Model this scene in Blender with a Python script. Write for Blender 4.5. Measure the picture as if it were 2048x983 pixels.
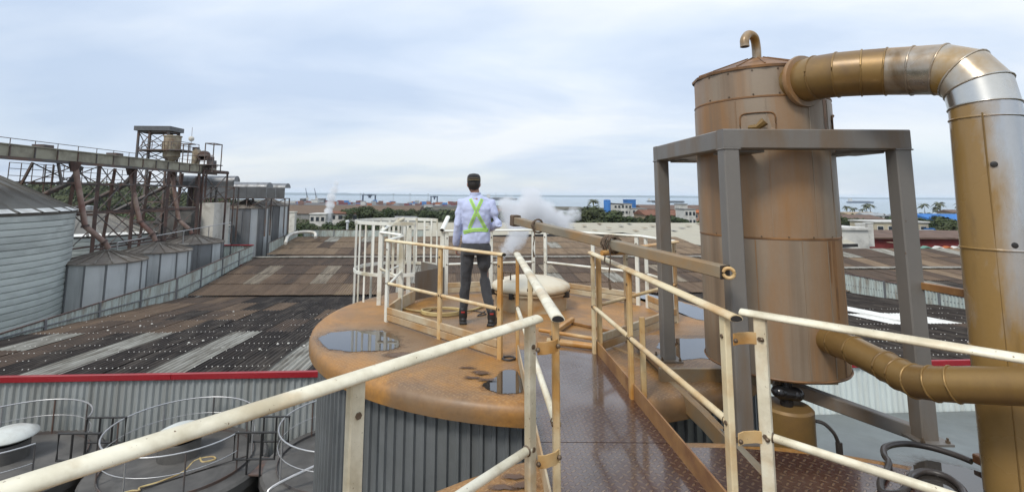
import bpy, bmesh, math, random
from mathutils import Vector, Matrix, noise
from mathutils.bvhtree import BVHTree
R = math.radians
PI = math.pi
random.seed(7)
for o in list(bpy.data.objects):
    bpy.data.objects.remove(o, do_unlink=True)
scene = bpy.context.scene
col = scene.collection

# ---------------------------------------------------------------- camera
EYE = 1.54
cam_d = bpy.data.cameras.new('camera')
cam_d.sensor_width = 36.0
cam_d.lens = 36.0 * 1000 / 2048
cam_d.shift_x = (1024 - 970) / 2048
cam_d.shift_y = -(491.5 - 268) / 2048
cam_d.clip_start = 0.05
cam_d.clip_end = 60000
cam = bpy.data.objects.new('camera', cam_d)
col.objects.link(cam)
cam.matrix_world = (Matrix.Translation((0, 0, EYE)) @ Matrix.Rotation(R(90) + math.atan(0.1215), 4, 'X')
                    @ Matrix.Rotation(R(0.4), 4, 'Z'))
scene.camera = cam

# ---------------------------------------------------------------- sky
SUN_AZ = R(-142)     # from +Y (straight ahead) towards +X; behind the camera to the left
SUN_EL = R(50)
world = bpy.data.worlds.new('World')
scene.world = world
world.use_nodes = True
wn = world.node_tree.nodes; wl = world.node_tree.links
wn.clear()
w_out = wn.new('ShaderNodeOutputWorld')
w_bg = wn.new('ShaderNodeBackground'); w_bg.inputs['Strength'].default_value = 0.10
sky = wn.new('ShaderNodeTexSky'); sky.sky_type = 'NISHITA'; sky.sun_disc = False
sky.sun_elevation = SUN_EL; sky.sun_rotation = SUN_AZ
sky.air_density = 1.0; sky.dust_density = 0.6; sky.ozone_density = 1.4
# high overcast: cloud sheet projected on a plane above the place
tc = wn.new('ShaderNodeTexCoord')
sep = wn.new('ShaderNodeSeparateXYZ'); wl.new(tc.outputs['Generated'], sep.inputs[0])
zc = wn.new('ShaderNodeMath'); zc.operation = 'MAXIMUM'; zc.inputs[1].default_value = 0.0
wl.new(sep.outputs['Z'], zc.inputs[0])
za = wn.new('ShaderNodeMath'); za.operation = 'ADD'; za.inputs[1].default_value = 0.22
wl.new(zc.outputs[0], za.inputs[0])
def wdiv(a):
    d = wn.new('ShaderNodeMath'); d.operation = 'DIVIDE'
    wl.new(a, d.inputs[0]); wl.new(za.outputs[0], d.inputs[1]); return d.outputs[0]
cmb = wn.new('ShaderNodeCombineXYZ')
wl.new(wdiv(sep.outputs['X']), cmb.inputs['X']); wl.new(wdiv(sep.outputs['Y']), cmb.inputs['Y'])
def wnoise(scale, detail, rough, dist, loc):
    mp = wn.new('ShaderNodeMapping'); mp.inputs['Location'].default_value = loc
    mp.inputs['Scale'].default_value = (0.55, 1.0, 1.0); mp.inputs['Rotation'].default_value = (0, 0, R(-18))
    wl.new(cmb.outputs[0], mp.inputs[0])
    n = wn.new('ShaderNodeTexNoise'); n.inputs['Scale'].default_value = scale; n.inputs['Detail'].default_value = detail
    n.inputs['Roughness'].default_value = rough; n.inputs['Distortion'].default_value = dist
    wl.new(mp.outputs[0], n.inputs['Vector']); return n.outputs['Fac']
def wramp(fac, stops):
    r = wn.new('ShaderNodeValToRGB'); e = r.color_ramp.elements
    while len(e) < len(stops): e.new(0.5)
    for el, (p, c) in zip(e, stops):
        el.position = p; el.color = (c[0], c[1], c[2], 1)
    wl.new(fac, r.inputs[0]); return r.outputs['Color']
n1 = wnoise(0.55, 5, 0.5, 0.25, (3.1, 0.7, 0))
n2 = wnoise(0.95, 6, 0.52, 0.3, (9.1, 4.7, 0))
cover = wramp(n1, [(0.30, (0.70,)*3), (0.62, (0.97,)*3)])
tone0 = wramp(n2, [(0.34, (0.46, 0.55, 0.69)), (0.47, (0.57, 0.645, 0.755)), (0.60, (0.72, 0.755, 0.795))])
grd = wn.new('ShaderNodeMath'); grd.operation = 'MULTIPLY_ADD'; grd.inputs[1].default_value = 6.0; grd.inputs[2].default_value = 10.2
wl.new(zc.outputs[0], grd.inputs[0])        # an overcast dome is brighter towards the zenith
tsc = wn.new('ShaderNodeVectorMath'); tsc.operation = 'SCALE'
wl.new(tone0, tsc.inputs[0]); wl.new(grd.outputs[0], tsc.inputs['Scale']); tone = tsc.outputs[0]
wmix = wn.new('ShaderNodeMixRGB')
wl.new(cover, wmix.inputs['Fac']); wl.new(sky.outputs[0], wmix.inputs['Color1']); wl.new(tone, wmix.inputs['Color2'])
wl.new(wmix.outputs[0], w_bg.inputs['Color'])
wl.new(w_bg.outputs[0], w_out.inputs['Surface'])

# ---------------------------------------------------------------- sun (veiled by cloud)
sun_d = bpy.data.lights.new('sun', 'SUN'); sun_d.energy = 2.0; sun_d.angle = R(14); sun_d.color = (1.0, 0.95, 0.87)
sun = bpy.data.objects.new('sun', sun_d); col.objects.link(sun)
sdir = Vector((math.sin(SUN_AZ) * math.cos(SUN_EL), math.cos(SUN_AZ) * math.cos(SUN_EL), math.sin(SUN_EL)))
sun.rotation_euler = sdir.to_track_quat('Z', 'Y').to_euler()
sun.location = (0, 0, 60)
scene.view_settings.view_transform = 'Standard'
scene.view_settings.look = 'None'
scene.view_settings.exposure = 0.25
scene.view_settings.gamma = 1.0
scene.view_settings.use_curve_mapping = False
scene.render.engine = 'CYCLES'
try:
    scene.cycles.volume_step_rate = 2.0
    scene.cycles.volume_max_steps = 160
    scene.cycles.volume_bounces = 3
except Exception:
    pass

# ---------------------------------------------------------------- mesh helpers
class MB:
    def __init__(s): s.v = []; s.f = []
    def add(s, vs, fs):
        b = len(s.v); s.v += [Vector(v) for v in vs]; s.f += [tuple(b + i for i in f) for f in fs]; return s
    def box(s, c, size, rz=0.0, M=None):
        hx, hy, hz = size[0]/2, size[1]/2, size[2]/2
        m = M if M is not None else Matrix.Rotation(rz, 3, 'Z')
        vs = [Vector(c) + m @ Vector((x, y, z)) for x in (-hx, hx) for y in (-hy, hy) for z in (-hz, hz)]
        return s.add(vs, [(0,1,3,2),(4,6,7,5),(0,4,5,1),(2,3,7,6),(0,2,6,4),(1,5,7,3)])
    def sweep(s, path, sec, up=(0,0,1), cap=True, closed=False, scales=None):
        P = [Vector(p) for p in path]; n = len(P); k = len(sec); vs = []
        up = Vector(up)
        for i, p in enumerate(P):
            if closed:
                a = (p - P[i-1]).normalized(); b = (P[(i+1) % n] - p).normalized()
            else:
                a = (p - P[i-1]).normalized() if i else (P[1]-P[0]).normalized()
                b = (P[i+1] - p).normalized() if i < n-1 else a
            t = (a + b)
            t = t.normalized() if t.length > 1e-6 else b
            side = t.cross(up)
            if side.length < 1e-4: side = t.cross(Vector((0, 1, 0)))
            side.normalize(); u2 = side.cross(t).normalized()
            c = max(0.35, t.dot(b)); sc = scales[i] if scales else 1.0
            # mitre stretch in the bending plane
            bend = (b - a)
            bl = bend.length
            for (x, y) in sec:
                off = side*x*sc + u2*y*sc
                if bl > 1e-4:
                    bn = bend/bl; d = off.dot(bn); off = off + bn*d*(1/c - 1)
                vs.append(p + off)
        fs = []
        m = n if closed else n-1
        for i in range(m):
            j = (i+1) % n
            for q in range(k):
                w = (q+1) % k
                fs.append((i*k+q, i*k+w, j*k+w, j*k+q))
        if cap and not closed:
            fs.append(tuple(range(k-1, -1, -1))); fs.append(tuple((n-1)*k+q for q in range(k)))
        return s.add(vs, fs)
    def tube(s, path, r, seg=10, cap=True, closed=False, radii=None):
        sec = [(math.cos(2*PI*i/seg), math.sin(2*PI*i/seg)) for i in range(seg)]
        return s.sweep(path, sec, cap=cap, closed=closed, scales=(radii or [r]*len(path)))
    def beam(s, p, q, w, h, c=None, up=(0,0,1)):
        return s.sweep([p, q], rect(w, h, c), up=up)
    def lathe(s, prof, c=(0,0,0), seg=32, a0=0.0, a1=2*PI, M=None):
        full = abs(a1-a0-2*PI) < 1e-6; n = seg if full else seg+1; vs = []; k = len(prof)
        m = M if M is not None else Matrix.Identity(3)
        for i in range(n):
            a = a0 + (a1-a0)*i/seg
            for (r, z) in prof: vs.append(Vector(c) + m @ Vector((r*math.cos(a), r*math.sin(a), z)))
        fs = []
        for i in range(seg):
            j = (i+1) % n
            for q in range(k-1): fs.append((i*k+q, j*k+q, j*k+q+1, i*k+q+1))
        return s.add(vs, fs)
    def plate(s, poly, z0, z1):
        n = len(poly)
        vs = [(x, y, z0) for x, y in poly] + [(x, y, z1) for x, y in poly]
        fs = [tuple(range(n-1, -1, -1)), tuple(range(n, 2*n))] + [(i, (i+1) % n, n+(i+1) % n, n+i) for i in range(n)]
        return s.add(vs, fs)
    def ball(s, c, r, seg=12, ring=8, sc=(1,1,1), M=None):
        m = M if M is not None else Matrix.Identity(3); vs = []; fs = []
        for i in range(ring+1):
            th = PI*i/ring
            for j in range(seg):
                a = 2*PI*j/seg
                vs.append(Vector(c) + m @ Vector((r*sc[0]*math.sin(th)*math.cos(a), r*sc[1]*math.sin(th)*math.sin(a), r*sc[2]*math.cos(th))))
        for i in range(ring):
            for j in range(seg):
                w = (j+1) % seg
                fs.append((i*seg+j, (i+1)*seg+j, (i+1)*seg+w, i*seg+w))
        return s.add(vs, fs)
    def limb(s, pts, rad, seg=12, flat=None):
        """tapered tube with round ends through pts"""
        P = [Vector(p) for p in pts]
        s.tube(P, 1, seg, radii=rad)
        for p, r in zip(P, rad): s.ball(p, r*0.995, seg, 8)
        return s
def rect(w, h, c=None):
    c = min(w, h)*0.12 if c is None else c; a, b = w/2, h/2
    if c <= 0: return [(-a,-b),(a,-b),(a,b),(-a,b)]
    return [(-a+c,-b),(a-c,-b),(a,-b+c),(a,b-c),(a-c,b),(-a+c,b),(-a,b-c),(-a,-b+c)]
def loc_of(o):
    v = Vector((0,0,0))
    while o is not None:
        v += Vector(o.location); o = o.parent
    return v
def mesh_of(name, mb, smooth=40, recalc=True, merge=0.0):
    me = bpy.data.meshes.new(name)
    me.from_pydata([tuple(v) for v in mb.v], [], mb.f); me.update()
    if recalc or merge:
        bm = bmesh.new(); bm.from_mesh(me)
        if merge: bmesh.ops.remove_doubles(bm, verts=bm.verts, dist=merge)
        bmesh.ops.recalc_face_normals(bm, faces=bm.faces); bm.to_mesh(me); bm.free()
    if smooth:
        me.shade_smooth(); me.set_sharp_from_angle(angle=R(smooth))
    return me
def mk(name, mb, mat, parent=None, smooth=40, origin=None, recalc=True, label=None):
    """links the collected shape as one mesh object; coordinates are in metres in the world"""
    if parent is not None: off = loc_of(parent)
    elif origin is not None: off = Vector(origin)
    else:
        xs = [v.x for v in mb.v]; ys = [v.y for v in mb.v]; zs = [v.z for v in mb.v]
        off = Vector(((min(xs)+max(xs))/2, (min(ys)+max(ys))/2, min(zs)))
    for v in mb.v: v -= off
    me = mesh_of(name, mb, smooth, recalc)
    me.materials.append(MAT[mat] if isinstance(mat, str) else mat)
    o = bpy.data.objects.new(name, me); col.objects.link(o)
    if parent is not None: o.parent = parent
    else: o.location = off
    if label: o['label'] = label
    return o
def tag(o, label, cat, group=None):
    o['label'] = label; o['category'] = cat
    if group: o['group'] = group
    return o
def thing(name, label, cat, loc=(0,0,0), group=None):
    o = bpy.data.objects.new(name, None); col.objects.link(o); o.location = loc; o.empty_display_size = 0.2
    return tag(o, label, cat, group)
def struct(o):
    o['kind'] = 'structure'; return o
def kids(o):
    return [c for c in bpy.data.objects if c.parent == o]
def dup(o, loc=None, rz=None, label=None, scale=None, parent=None):
    c = o.copy(); col.objects.link(c); c.parent = parent
    if loc is not None: c.location = loc
    if rz is not None: c.rotation_euler = (0, 0, rz)
    if scale is not None: c.scale = scale if not isinstance(scale, (int, float)) else (scale,)*3
    if label: c['label'] = label
    for ch in list(o.children): dup(ch, parent=c)
    return c
def lerp(a, b, t): return Vector(a)*(1-t) + Vector(b)*t
def bez(pts, n=8):
    """smooth curve (Catmull-Rom) through pts"""
    P = [Vector(p) for p in pts]; out = []
    for i in range(len(P)-1):
        a = P[max(i-1, 0)]; b = P[i]; c = P[i+1]; d = P[min(i+2, len(P)-1)]
        for k in range(n):
            t = k/n
            out.append(0.5*((2*b) + (c-a)*t + (2*a-5*b+4*c-d)*t*t + (3*b-a-3*c+d)*t**3))
    out.append(P[-1]); return out

# ---------------------------------------------------------------- materials
MAT = {}
class NT:
    def __init__(s, name):
        m = bpy.data.materials.new(name); m.use_nodes = True; s.m = m; s.n = m.node_tree.nodes; s.l = m.node_tree.links
        s.n.clear(); s.out = s.n.new('ShaderNodeOutputMaterial'); s.b = s.n.new('ShaderNodeBsdfPrincipled')
        s.l.new(s.b.outputs[0], s.out.inputs['Surface']); s.tc = s.n.new('ShaderNodeTexCoord'); s.oi = None
        MAT[name] = m
    def co(s, scale=(1,1,1), rot=(0,0,0), space='Object', rnd=False):
        mp = s.n.new('ShaderNodeMapping'); mp.inputs['Scale'].default_value = scale; mp.inputs['Rotation'].default_value = rot
        src = s.tc.outputs[space]
        if rnd:
            if s.oi is None: s.oi = s.n.new('ShaderNodeObjectInfo')
            sc = s.n.new('ShaderNodeVectorMath'); sc.operation = 'ADD'
            ml = s.n.new('ShaderNodeMath'); ml.operation = 'MULTIPLY'; ml.inputs[1].default_value = 37.0
            s.l.new(s.oi.outputs['Random'], ml.inputs[0])
            s.l.new(src, sc.inputs[0]); s.l.new(ml.outputs[0], sc.inputs[1]); src = sc.outputs[0]
        s.l.new(src, mp.inputs[0]); return mp.outputs[0]
    def noise(s, scale, detail=4, rough=0.55, vec=None, dist=0.0):
        n = s.n.new('ShaderNodeTexNoise'); n.inputs['Scale'].default_value = scale; n.inputs['Detail'].default_value = detail
        n.inputs['Roughness'].default_value = rough; n.inputs['Distortion'].default_value = dist
        s.l.new(vec if vec is not None else s.co(), n.inputs['Vector']); return n.outputs['Fac']
    def ramp(s, fac, stops):
        r = s.n.new('ShaderNodeValToRGB'); e = r.color_ramp.elements
        while len(e) < len(stops): e.new(0.5)
        for el, (p, c) in zip(e, stops):
            c = (c, c, c) if isinstance(c, (int, float)) else c
            el.position = p; el.color = (c[0], c[1], c[2], 1)
        s.l.new(fac, r.inputs[0]); return r.outputs['Color']
    def mix(s, fac, a, b):
        m = s.n.new('ShaderNodeMixRGB')
        for i, x in zip(('Fac', 'Color1', 'Color2'), (fac, a, b)):
            if isinstance(x, (int, float)): m.inputs[i].default_value = x
            elif isinstance(x, tuple): m.inputs[i].default_value = (*x, 1)
            else: s.l.new(x, m.inputs[i])
        return m.outputs[0]
    def math(s, op, a, b=None):
        m = s.n.new('ShaderNodeMath'); m.operation = op
        for i, x in enumerate((a, b)):
            if x is None: continue
            if isinstance(x, (int, float)): m.inputs[i].default_value = x
            else: s.l.new(x, m.inputs[i])
        return m.outputs[0]
    def set(s, **k):
        for n, x in k.items():
            i = s.b.inputs[{'color': 'Base Color', 'rough': 'Roughness', 'metal': 'Metallic', 'normal': 'Normal', 'alpha': 'Alpha',
                            'coat': 'Coat Weight', 'spec': 'Specular IOR Level', 'ior': 'IOR', 'trans': 'Transmission Weight', 'sss': 'Subsurface Weight'}[n]]
            if isinstance(x, (int, float)): i.default_value = x
            elif isinstance(x, tuple): i.default_value = (*x, 1)
            else: s.l.new(x, i)
    def bump(s, h, strength=0.3, dist=0.01, normal=None):
        b = s.n.new('ShaderNodeBump'); b.inputs['Strength'].default_value = strength; b.inputs['Distance'].default_value = dist
        s.l.new(h, b.inputs['Height'])
        if normal is not None: s.l.new(normal, b.inputs['Normal'])
        return b.outputs[0]
def weathered(name, c1, c2, scale=3.0, rough=(0.4, 0.65), metal=0.0, stain=None, samt=0.5, sscale=1.2, streak=None, fine=40, bump=0.08, rnd=True, spots=None, stain2=None, grad=None, spec=0.5):
    t = NT(name)
    v = t.co(rnd=rnd)
    n = t.noise(scale, 6, 0.6, v)
    c = t.mix(t.ramp(n, [(0.3, 0.0), (0.7, 1.0)]), c1, c2)
    if stain:
        sv = t.co(scale=streak or (1,1,1), rnd=rnd)
        sn = t.noise(sscale, 7, 0.62, sv, 0.3)
        if grad:      # more stain towards the low end of one axis: axis, from, to, weight
            sx = t.n.new('ShaderNodeSeparateXYZ'); t.l.new(t.co(), sx.inputs[0])
            mr = t.n.new('ShaderNodeMapRange'); mr.inputs['From Min'].default_value = grad[1]; mr.inputs['From Max'].default_value = grad[2]
            mr.inputs['To Min'].default_value = grad[3]; mr.inputs['To Max'].default_value = -grad[3]
            t.l.new(sx.outputs[grad[0]], mr.inputs['Value']); sn = t.math('ADD', sn, mr.outputs[0])
        m = t.ramp(sn, [(max(0.02, 0.62-samt*0.45), 0.0), (min(0.98, 0.80-samt*0.35), 1.0)])
        c = t.mix(m, c, stain)
        if metal: t.set(metal=t.math('MULTIPLY', t.math('SUBTRACT', 1.0, m), metal))
    elif metal: t.set(metal=metal)
    if stain2:        # (colour, scale, amount, stretch)
        s2 = t.noise(stain2[1], 6, 0.6, t.co(scale=stain2[3], rnd=rnd), 0.2)
        c = t.mix(t.ramp(s2, [(0.62-stain2[2]*0.4, 0.0), (0.78-stain2[2]*0.3, 0.85)]), c, stain2[0])
    if spots:
        sp = t.noise(spots[1], 3, 0.7, v); c = t.mix(t.ramp(sp, [(spots[2], 0.0), (spots[2]+0.05, 1.0)]), c, spots[0])
    f = t.noise(fine, 5, 0.65, v)
    c = t.mix(t.math('MULTIPLY', f, 0.28), c, t.mix(0.5, c, (0.03, 0.025, 0.02)))
    t.set(spec=spec)
    t.set(color=c, rough=t.ramp(t.noise(scale*2.3, 4, 0.5, v), [(0.3, rough[0]), (0.7, rough[1])]))
    if bump: t.set(normal=t.bump(f, bump, 0.004))
    return t
weathered('cream', (0.80,0.76,0.62), (0.70,0.64,0.47), 2.0, (0.32,0.5), stain=(0.50,0.31,0.12), samt=0.26, sscale=2.2, stain2=((0.46,0.40,0.27), 5, 0.42, (1,1,1)), spots=((0.13,0.07,0.03), 48, 0.665))
weathered('cream_stained', (0.66,0.56,0.36), (0.60,0.44,0.20), 2.4, (0.35,0.55), stain=(0.46,0.22,0.05), samt=0.62, sscale=1.7, spots=((0.12,0.06,0.03), 60, 0.69))
weathered('cream_half', (0.74,0.66,0.46), (0.66,0.54,0.32), 2.2, (0.35,0.55), stain=(0.48,0.26,0.075), samt=0.42, sscale=1.7, spots=((0.12,0.06,0.03), 60, 0.69))
weathered('lid_cream', (0.66,0.60,0.46), (0.58,0.50,0.36), 2.0, (0.35,0.55), stain=(0.46,0.33,0.18), samt=0.3, sscale=2.0)
weathered('white_paint', (0.80,0.80,0.74), (0.66,0.66,0.58), 2.0, (0.35,0.55), stain=(0.42,0.36,0.24), samt=0.25, sscale=2.0, spots=((0.12,0.08,0.05), 50, 0.72))
weathered('toe_board', (0.56,0.48,0.33), (0.40,0.34,0.24), 2.0, (0.45,0.65), stain=(0.36,0.19,0.06), samt=0.5, sscale=1.6)
weathered('toe_rust', (0.38,0.21,0.08), (0.30,0.15,0.05), 3.0, (0.4,0.6), stain=(0.16,0.07,0.03), samt=0.45, sscale=2.5)
weathered('dark_rubber', (0.012,0.011,0.011), (0.025,0.022,0.02), 6, (0.35,0.6))
weathered('steel_bolt', (0.22,0.17,0.12), (0.12,0.08,0.05), 20, (0.4,0.6), metal=0.6)
weathered('clad', (0.27,0.288,0.30), (0.17,0.185,0.195), 1.6, (0.32,0.5), metal=0.55, stain=(0.11,0.115,0.115), samt=0.35, sscale=1.0, streak=(3,3,0.25), bump=0.03)
weathered('grey_paint', (0.180,0.168,0.152), (0.148,0.138,0.126), 1.5, (0.42,0.6), stain=(0.15,0.105,0.065), samt=0.36, sscale=1.5, streak=(2,2,0.4), spots=((0.10,0.055,0.03), 24, 0.73))
weathered('beam_weathered', (0.25,0.215,0.155), (0.18,0.155,0.115), 3, (0.5,0.7), stain=(0.30,0.17,0.06), samt=0.4, sscale=1.5)
weathered('vessel', (0.310,0.250,0.186), (0.235,0.178,0.124), 1.0, (0.36,0.55), metal=0.1, stain=(0.28,0.142,0.050), samt=0.44, sscale=1.1, streak=(2.2,2.2,0.35), bump=0.05, stain2=((0.165,0.115,0.075), 1.3, 0.30, (4,4,0.15)), spots=((0.09,0.05,0.025), 26, 0.74))
weathered('vessel_rust', (0.26,0.125,0.040), (0.17,0.08,0.028), 6, (0.45,0.65), stain=(0.10,0.05,0.02), samt=0.4, sscale=4)
weathered('duct', (0.56,0.55,0.52), (0.46,0.45,0.42), 1.0, (0.20,0.36), metal=0.95, stain=(0.27,0.155,0.042), samt=0.62, sscale=2.6, streak=(1.0,1.0,0.5), bump=0.02, rnd=False, stain2=((0.16,0.095,0.035), 2.2, 0.22, (2,2,0.5)))
weathered('duct_riser', (0.60,0.60,0.60), (0.48,0.48,0.48), 1.0, (0.18,0.34), metal=0.95, stain=(0.27,0.165,0.055), samt=0.36, sscale=1.5, streak=(1.4,1.4,0.45), bump=0.02, rnd=False, grad=(0, 0.37, 0.60, 0.30), stain2=((0.15,0.095,0.04), 2.4, 0.2, (2,2,0.4)))
weathered('duct_gold', (0.30,0.185,0.062), (0.22,0.13,0.042), 1.4, (0.30,0.48), metal=0.4, stain=(0.13,0.075,0.03), samt=0.3, sscale=1.6, bump=0.02)
weathered('duct_bright', (0.60,0.60,0.58), (0.52,0.50,0.45), 1.0, (0.2,0.34), metal=0.95, stain=(0.30,0.18,0.05), samt=0.36, sscale=1.2, bump=0.02)
weathered('hose_yellow', (0.55,0.44,0.20), (0.46,0.34,0.14), 6, (0.4,0.6), stain=(0.25,0.15,0.07), samt=0.35, sscale=4)
weathered('hose_black', (0.03,0.025,0.022), (0.06,0.05,0.045), 6, (0.3,0.5))
weathered('rope', (0.16,0.11,0.07), (0.08,0.055,0.04), 30, (0.8,0.95), bump=0.4)
weathered('black_gloss', (0.008,0.008,0.009), (0.012,0.012,0.013), 8, (0.12,0.25), bump=0.0)
def checker(name, c1, c2, rough, wet=0.0, stain=None, scale=24.0, samt=0.4, bstr=0.6, patches=None):
    t = NT(name)
    v = t.co()
    n = t.noise(1.3, 7, 0.62, v, 0.4)
    c = t.mix(t.ramp(n, [(0.3, 0.0), (0.68, 1.0)]), c1, c2)
    f = t.noise(28, 5, 0.7, v)
    c = t.mix(t.ramp(f, [(0.35, 0.0), (0.8, 0.45)]), c, (0.09, 0.04, 0.018))
    wm = t.ramp(t.noise(1.1, 6, 0.6, t.co(), 0.6), [(0.54-samt*0.4, 0.0), (0.72-samt*0.3, 1.0)])
    if stain: c = t.mix(wm, c, stain)
    if patches:
        c = t.mix(t.ramp(t.noise(0.55, 5, 0.6, v, 0.5), [(0.48, 0.0), (0.62, 0.85)]), c, patches)
        g_ = t.noise(7, 6, 0.7, v, 0.8); c = t.mix(t.ramp(g_, [(0.46, 0.0), (0.78, 0.5)]), c, (0.13, 0.065, 0.026))
    # raised lens pattern, alternate cells turned by a quarter
    rc = t.co(scale=(scale, scale, scale), rot=(0, 0, R(45)))
    sp = t.n.new('ShaderNodeSeparateXYZ'); t.l.new(rc, sp.inputs[0])
    fx = t.math('FLOOR', sp.outputs[0]); fy = t.math('FLOOR', sp.outputs[1])
    par = t.math('FLOORED_MODULO', t.math('ADD', fx, fy), 2.0)
    lx = t.math('SUBTRACT', t.math('SUBTRACT', sp.outputs[0], fx), 0.5); ly = t.math('SUBTRACT', t.math('SUBTRACT', sp.outputs[1], fy), 0.5)
    ip = t.math('SUBTRACT', 1.0, par)
    a = t.math('ADD', t.math('MULTIPLY', lx, par), t.math('MULTIPLY', ly, ip))
    b = t.math('ADD', t.math('MULTIPLY', ly, par), t.math('MULTIPLY', lx, ip))
    gn_ = t.n.new('ShaderNodeNewGeometry'); sn_ = t.n.new('ShaderNodeSeparateXYZ'); t.l.new(gn_.outputs['Normal'], sn_.inputs[0])
    flat_ = t.ramp(sn_.outputs[2], [(0.80, 0.0), (0.95, 1.0)])
    d = t.math('ADD', t.math('POWER', t.math('ABSOLUTE', t.math('DIVIDE', a, 0.52)), 2.0), t.math('POWER', t.math('ABSOLUTE', t.math('DIVIDE', b, 0.17)), 2.0))
    h = t.math('MULTIPLY', t.ramp(d, [(0.55, 1.0), (1.0, 0.0)]), flat_)
    c = t.mix(t.math('MULTIPLY', h, 0.5), t.mix(0.22, c, (0.04, 0.02, 0.012)), t.mix(0.35, c, (0.50, 0.34, 0.18)))  # lens tops lightened, gaps darkened in colour to imitate glints on the relief
    t.set(color=c, normal=t.bump(f, 0.12, 0.004, t.bump(h, bstr, 0.012)))
    if wet:
        t.set(rough=t.ramp(t.noise(2.1, 5, 0.6, v, 0.3), [(0.35, rough[0]), (0.62, rough[1])]), coat=t.ramp(t.noise(1.7, 4, 0.5, v), [(0.35, wet), (0.65, wet*0.25)]))
        t.b.inputs['Coat Roughness'].default_value = 0.08
    else:
        t.set(rough=t.ramp(n, [(0.3, rough[0]), (0.7, rough[1])]))
checker('deck_orange', (0.54,0.255,0.050), (0.42,0.205,0.052), (0.42,0.62), stain=(0.22,0.135,0.07), samt=0.2, patches=(0.25,0.165,0.092))
checker('deck_tan', (0.30,0.19,0.10), (0.24,0.14,0.065), (0.45,0.65), stain=(0.15,0.10,0.065), samt=0.35)
checker('deck_wet', (0.080,0.033,0.022), (0.046,0.021,0.017), (0.14,0.36), wet=0.8, stain=(0.06,0.03,0.026), samt=0.4, scale=23, bstr=0.9)
t = NT('puddle_water')
t.set(color=(0.035, 0.03, 0.026), rough=0.03, ior=1.33, spec=0.6, normal=t.bump(t.noise(5, 2, 0.4), 0.015, 0.01))
t.set(coat=0.6); t.b.inputs['Coat Roughness'].default_value = 0.01
t = NT('damp_patch')
t.set(color=t.mix(t.noise(9, 5, 0.6), (0.12,0.06,0.028), (0.07,0.04,0.025)), rough=0.3)
def edge_fade(name, lo, hi, ns, amt):
    t = NT.__new__(NT); m = MAT[name]; t.m = m; t.n = m.node_tree.nodes; t.l = m.node_tree.links; t.oi = None
    t.b = [x for x in t.n if x.type == 'BSDF_PRINCIPLED'][0]; t.tc = [x for x in t.n if x.type == 'TEX_COORD'][0]
    at_ = t.n.new('ShaderNodeAttribute'); at_.attribute_name = 'edge'
    e_ = t.math('ADD', at_.outputs['Fac'], t.math('MULTIPLY', t.math('SUBTRACT', t.noise(ns, 5, 0.65), 0.5), amt))
    t.set(alpha=t.ramp(e_, [(lo, 0.0), (hi, 1.0)]))
edge_fade('puddle_water', 0.22, 0.30, 11, 0.75)
edge_fade('damp_patch', 0.12, 0.80, 16, 1.1)
# ================================================================ main tank
MT = Vector((0.6, 6.55, 0)); NTK = Vector((1.35, 0.78, 0)); GZ = -10.5
def clad_sheet(c, r, a0, a1, z0, z1, pitch=0.105, rib=0.022):
    mb = MB(); n = max(1, round((a1-a0)*r/pitch)); prof = []
    for i in range(n):
        b = a0 + (a1-a0)*i/n; d = (a1-a0)/n
        prof += [(b, 0), (b+d*0.52, 0), (b+d*0.62, rib), (b+d*0.88, rib), (b+d*0.97, 0)]
    prof.append((a1, 0))
    vs = []
    for a, h in prof:
        for z in (z0, z1): vs.append((c[0]+(r+h)*math.cos(a), c[1]+(r+h)*math.sin(a), z))
    fs = [(2*i, 2*i+2, 2*i+3, 2*i+1) for i in range(len(prof)-1)]
    return mb.add(vs, fs)
def big_tank(c, name, label, deck_mat, n_sheet=20, clad_mat='clad', lip=-0.165):
    t = thing(name, label, 'tank', (c[0], c[1], GZ))
    mk('shell', MB().lathe([(2.50, GZ), (2.50, lip+0.01), (2.40, lip+0.02)], c, 72), 'clad', t)
    for k in range(n_sheet):
        mk('cladding_sheet', clad_sheet(c, 2.515 + (0.004 if k % 2 else 0), 2*PI*k/n_sheet, 2*PI*(k+1)/n_sheet + 0.004, GZ, lip+0.06), clad_mat, t, smooth=0, recalc=False)
    prof = [(0.001, 0.0), (1.2, 0.0), (2.2, 0.0), (2.56, 0.0), (2.605, -0.010), (2.635, -0.034), (2.648, -0.07), (2.65, -0.11), (2.645, lip), (2.55, lip-0.005)]
    mk('deck', MB().lathe(prof, c, 96), deck_mat, t, smooth=50)
    return t
main_tank = big_tank(MT, 'insulated_tank', 'round insulated tank with rusty orange deck that the man stands on', 'deck_orange', 20)
near_tank = big_tank(NTK, 'insulated_tank', 'nearest insulated tank, wet rusty deck cut off by the bottom edge', 'deck_orange', 20)
def blob_plate(poly, z, seed=1, sub=6, amp=0.035, freq=5.0):
    """flat patch with an uneven outline"""
    P = [Vector((x, y, 0)) for x, y in poly]; n = len(P); out = []
    for i in range(n):
        a, b, c, d = P[i-1], P[i], P[(i+1) % n], P[(i+2) % n]
        for k in range(sub):
            t = k/sub
            p = 0.5*((2*b) + (c-a)*t + (2*a-5*b+4*c-d)*t*t + (3*b-a-3*c+d)*t**3)
            p = p + Vector((noise.noise(Vector((p.x*freq, p.y*freq, seed))), noise.noise(Vector((p.x*freq, p.y*freq, seed+9))), 0))*amp
            out.append((p.x, p.y))
    return out
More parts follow.
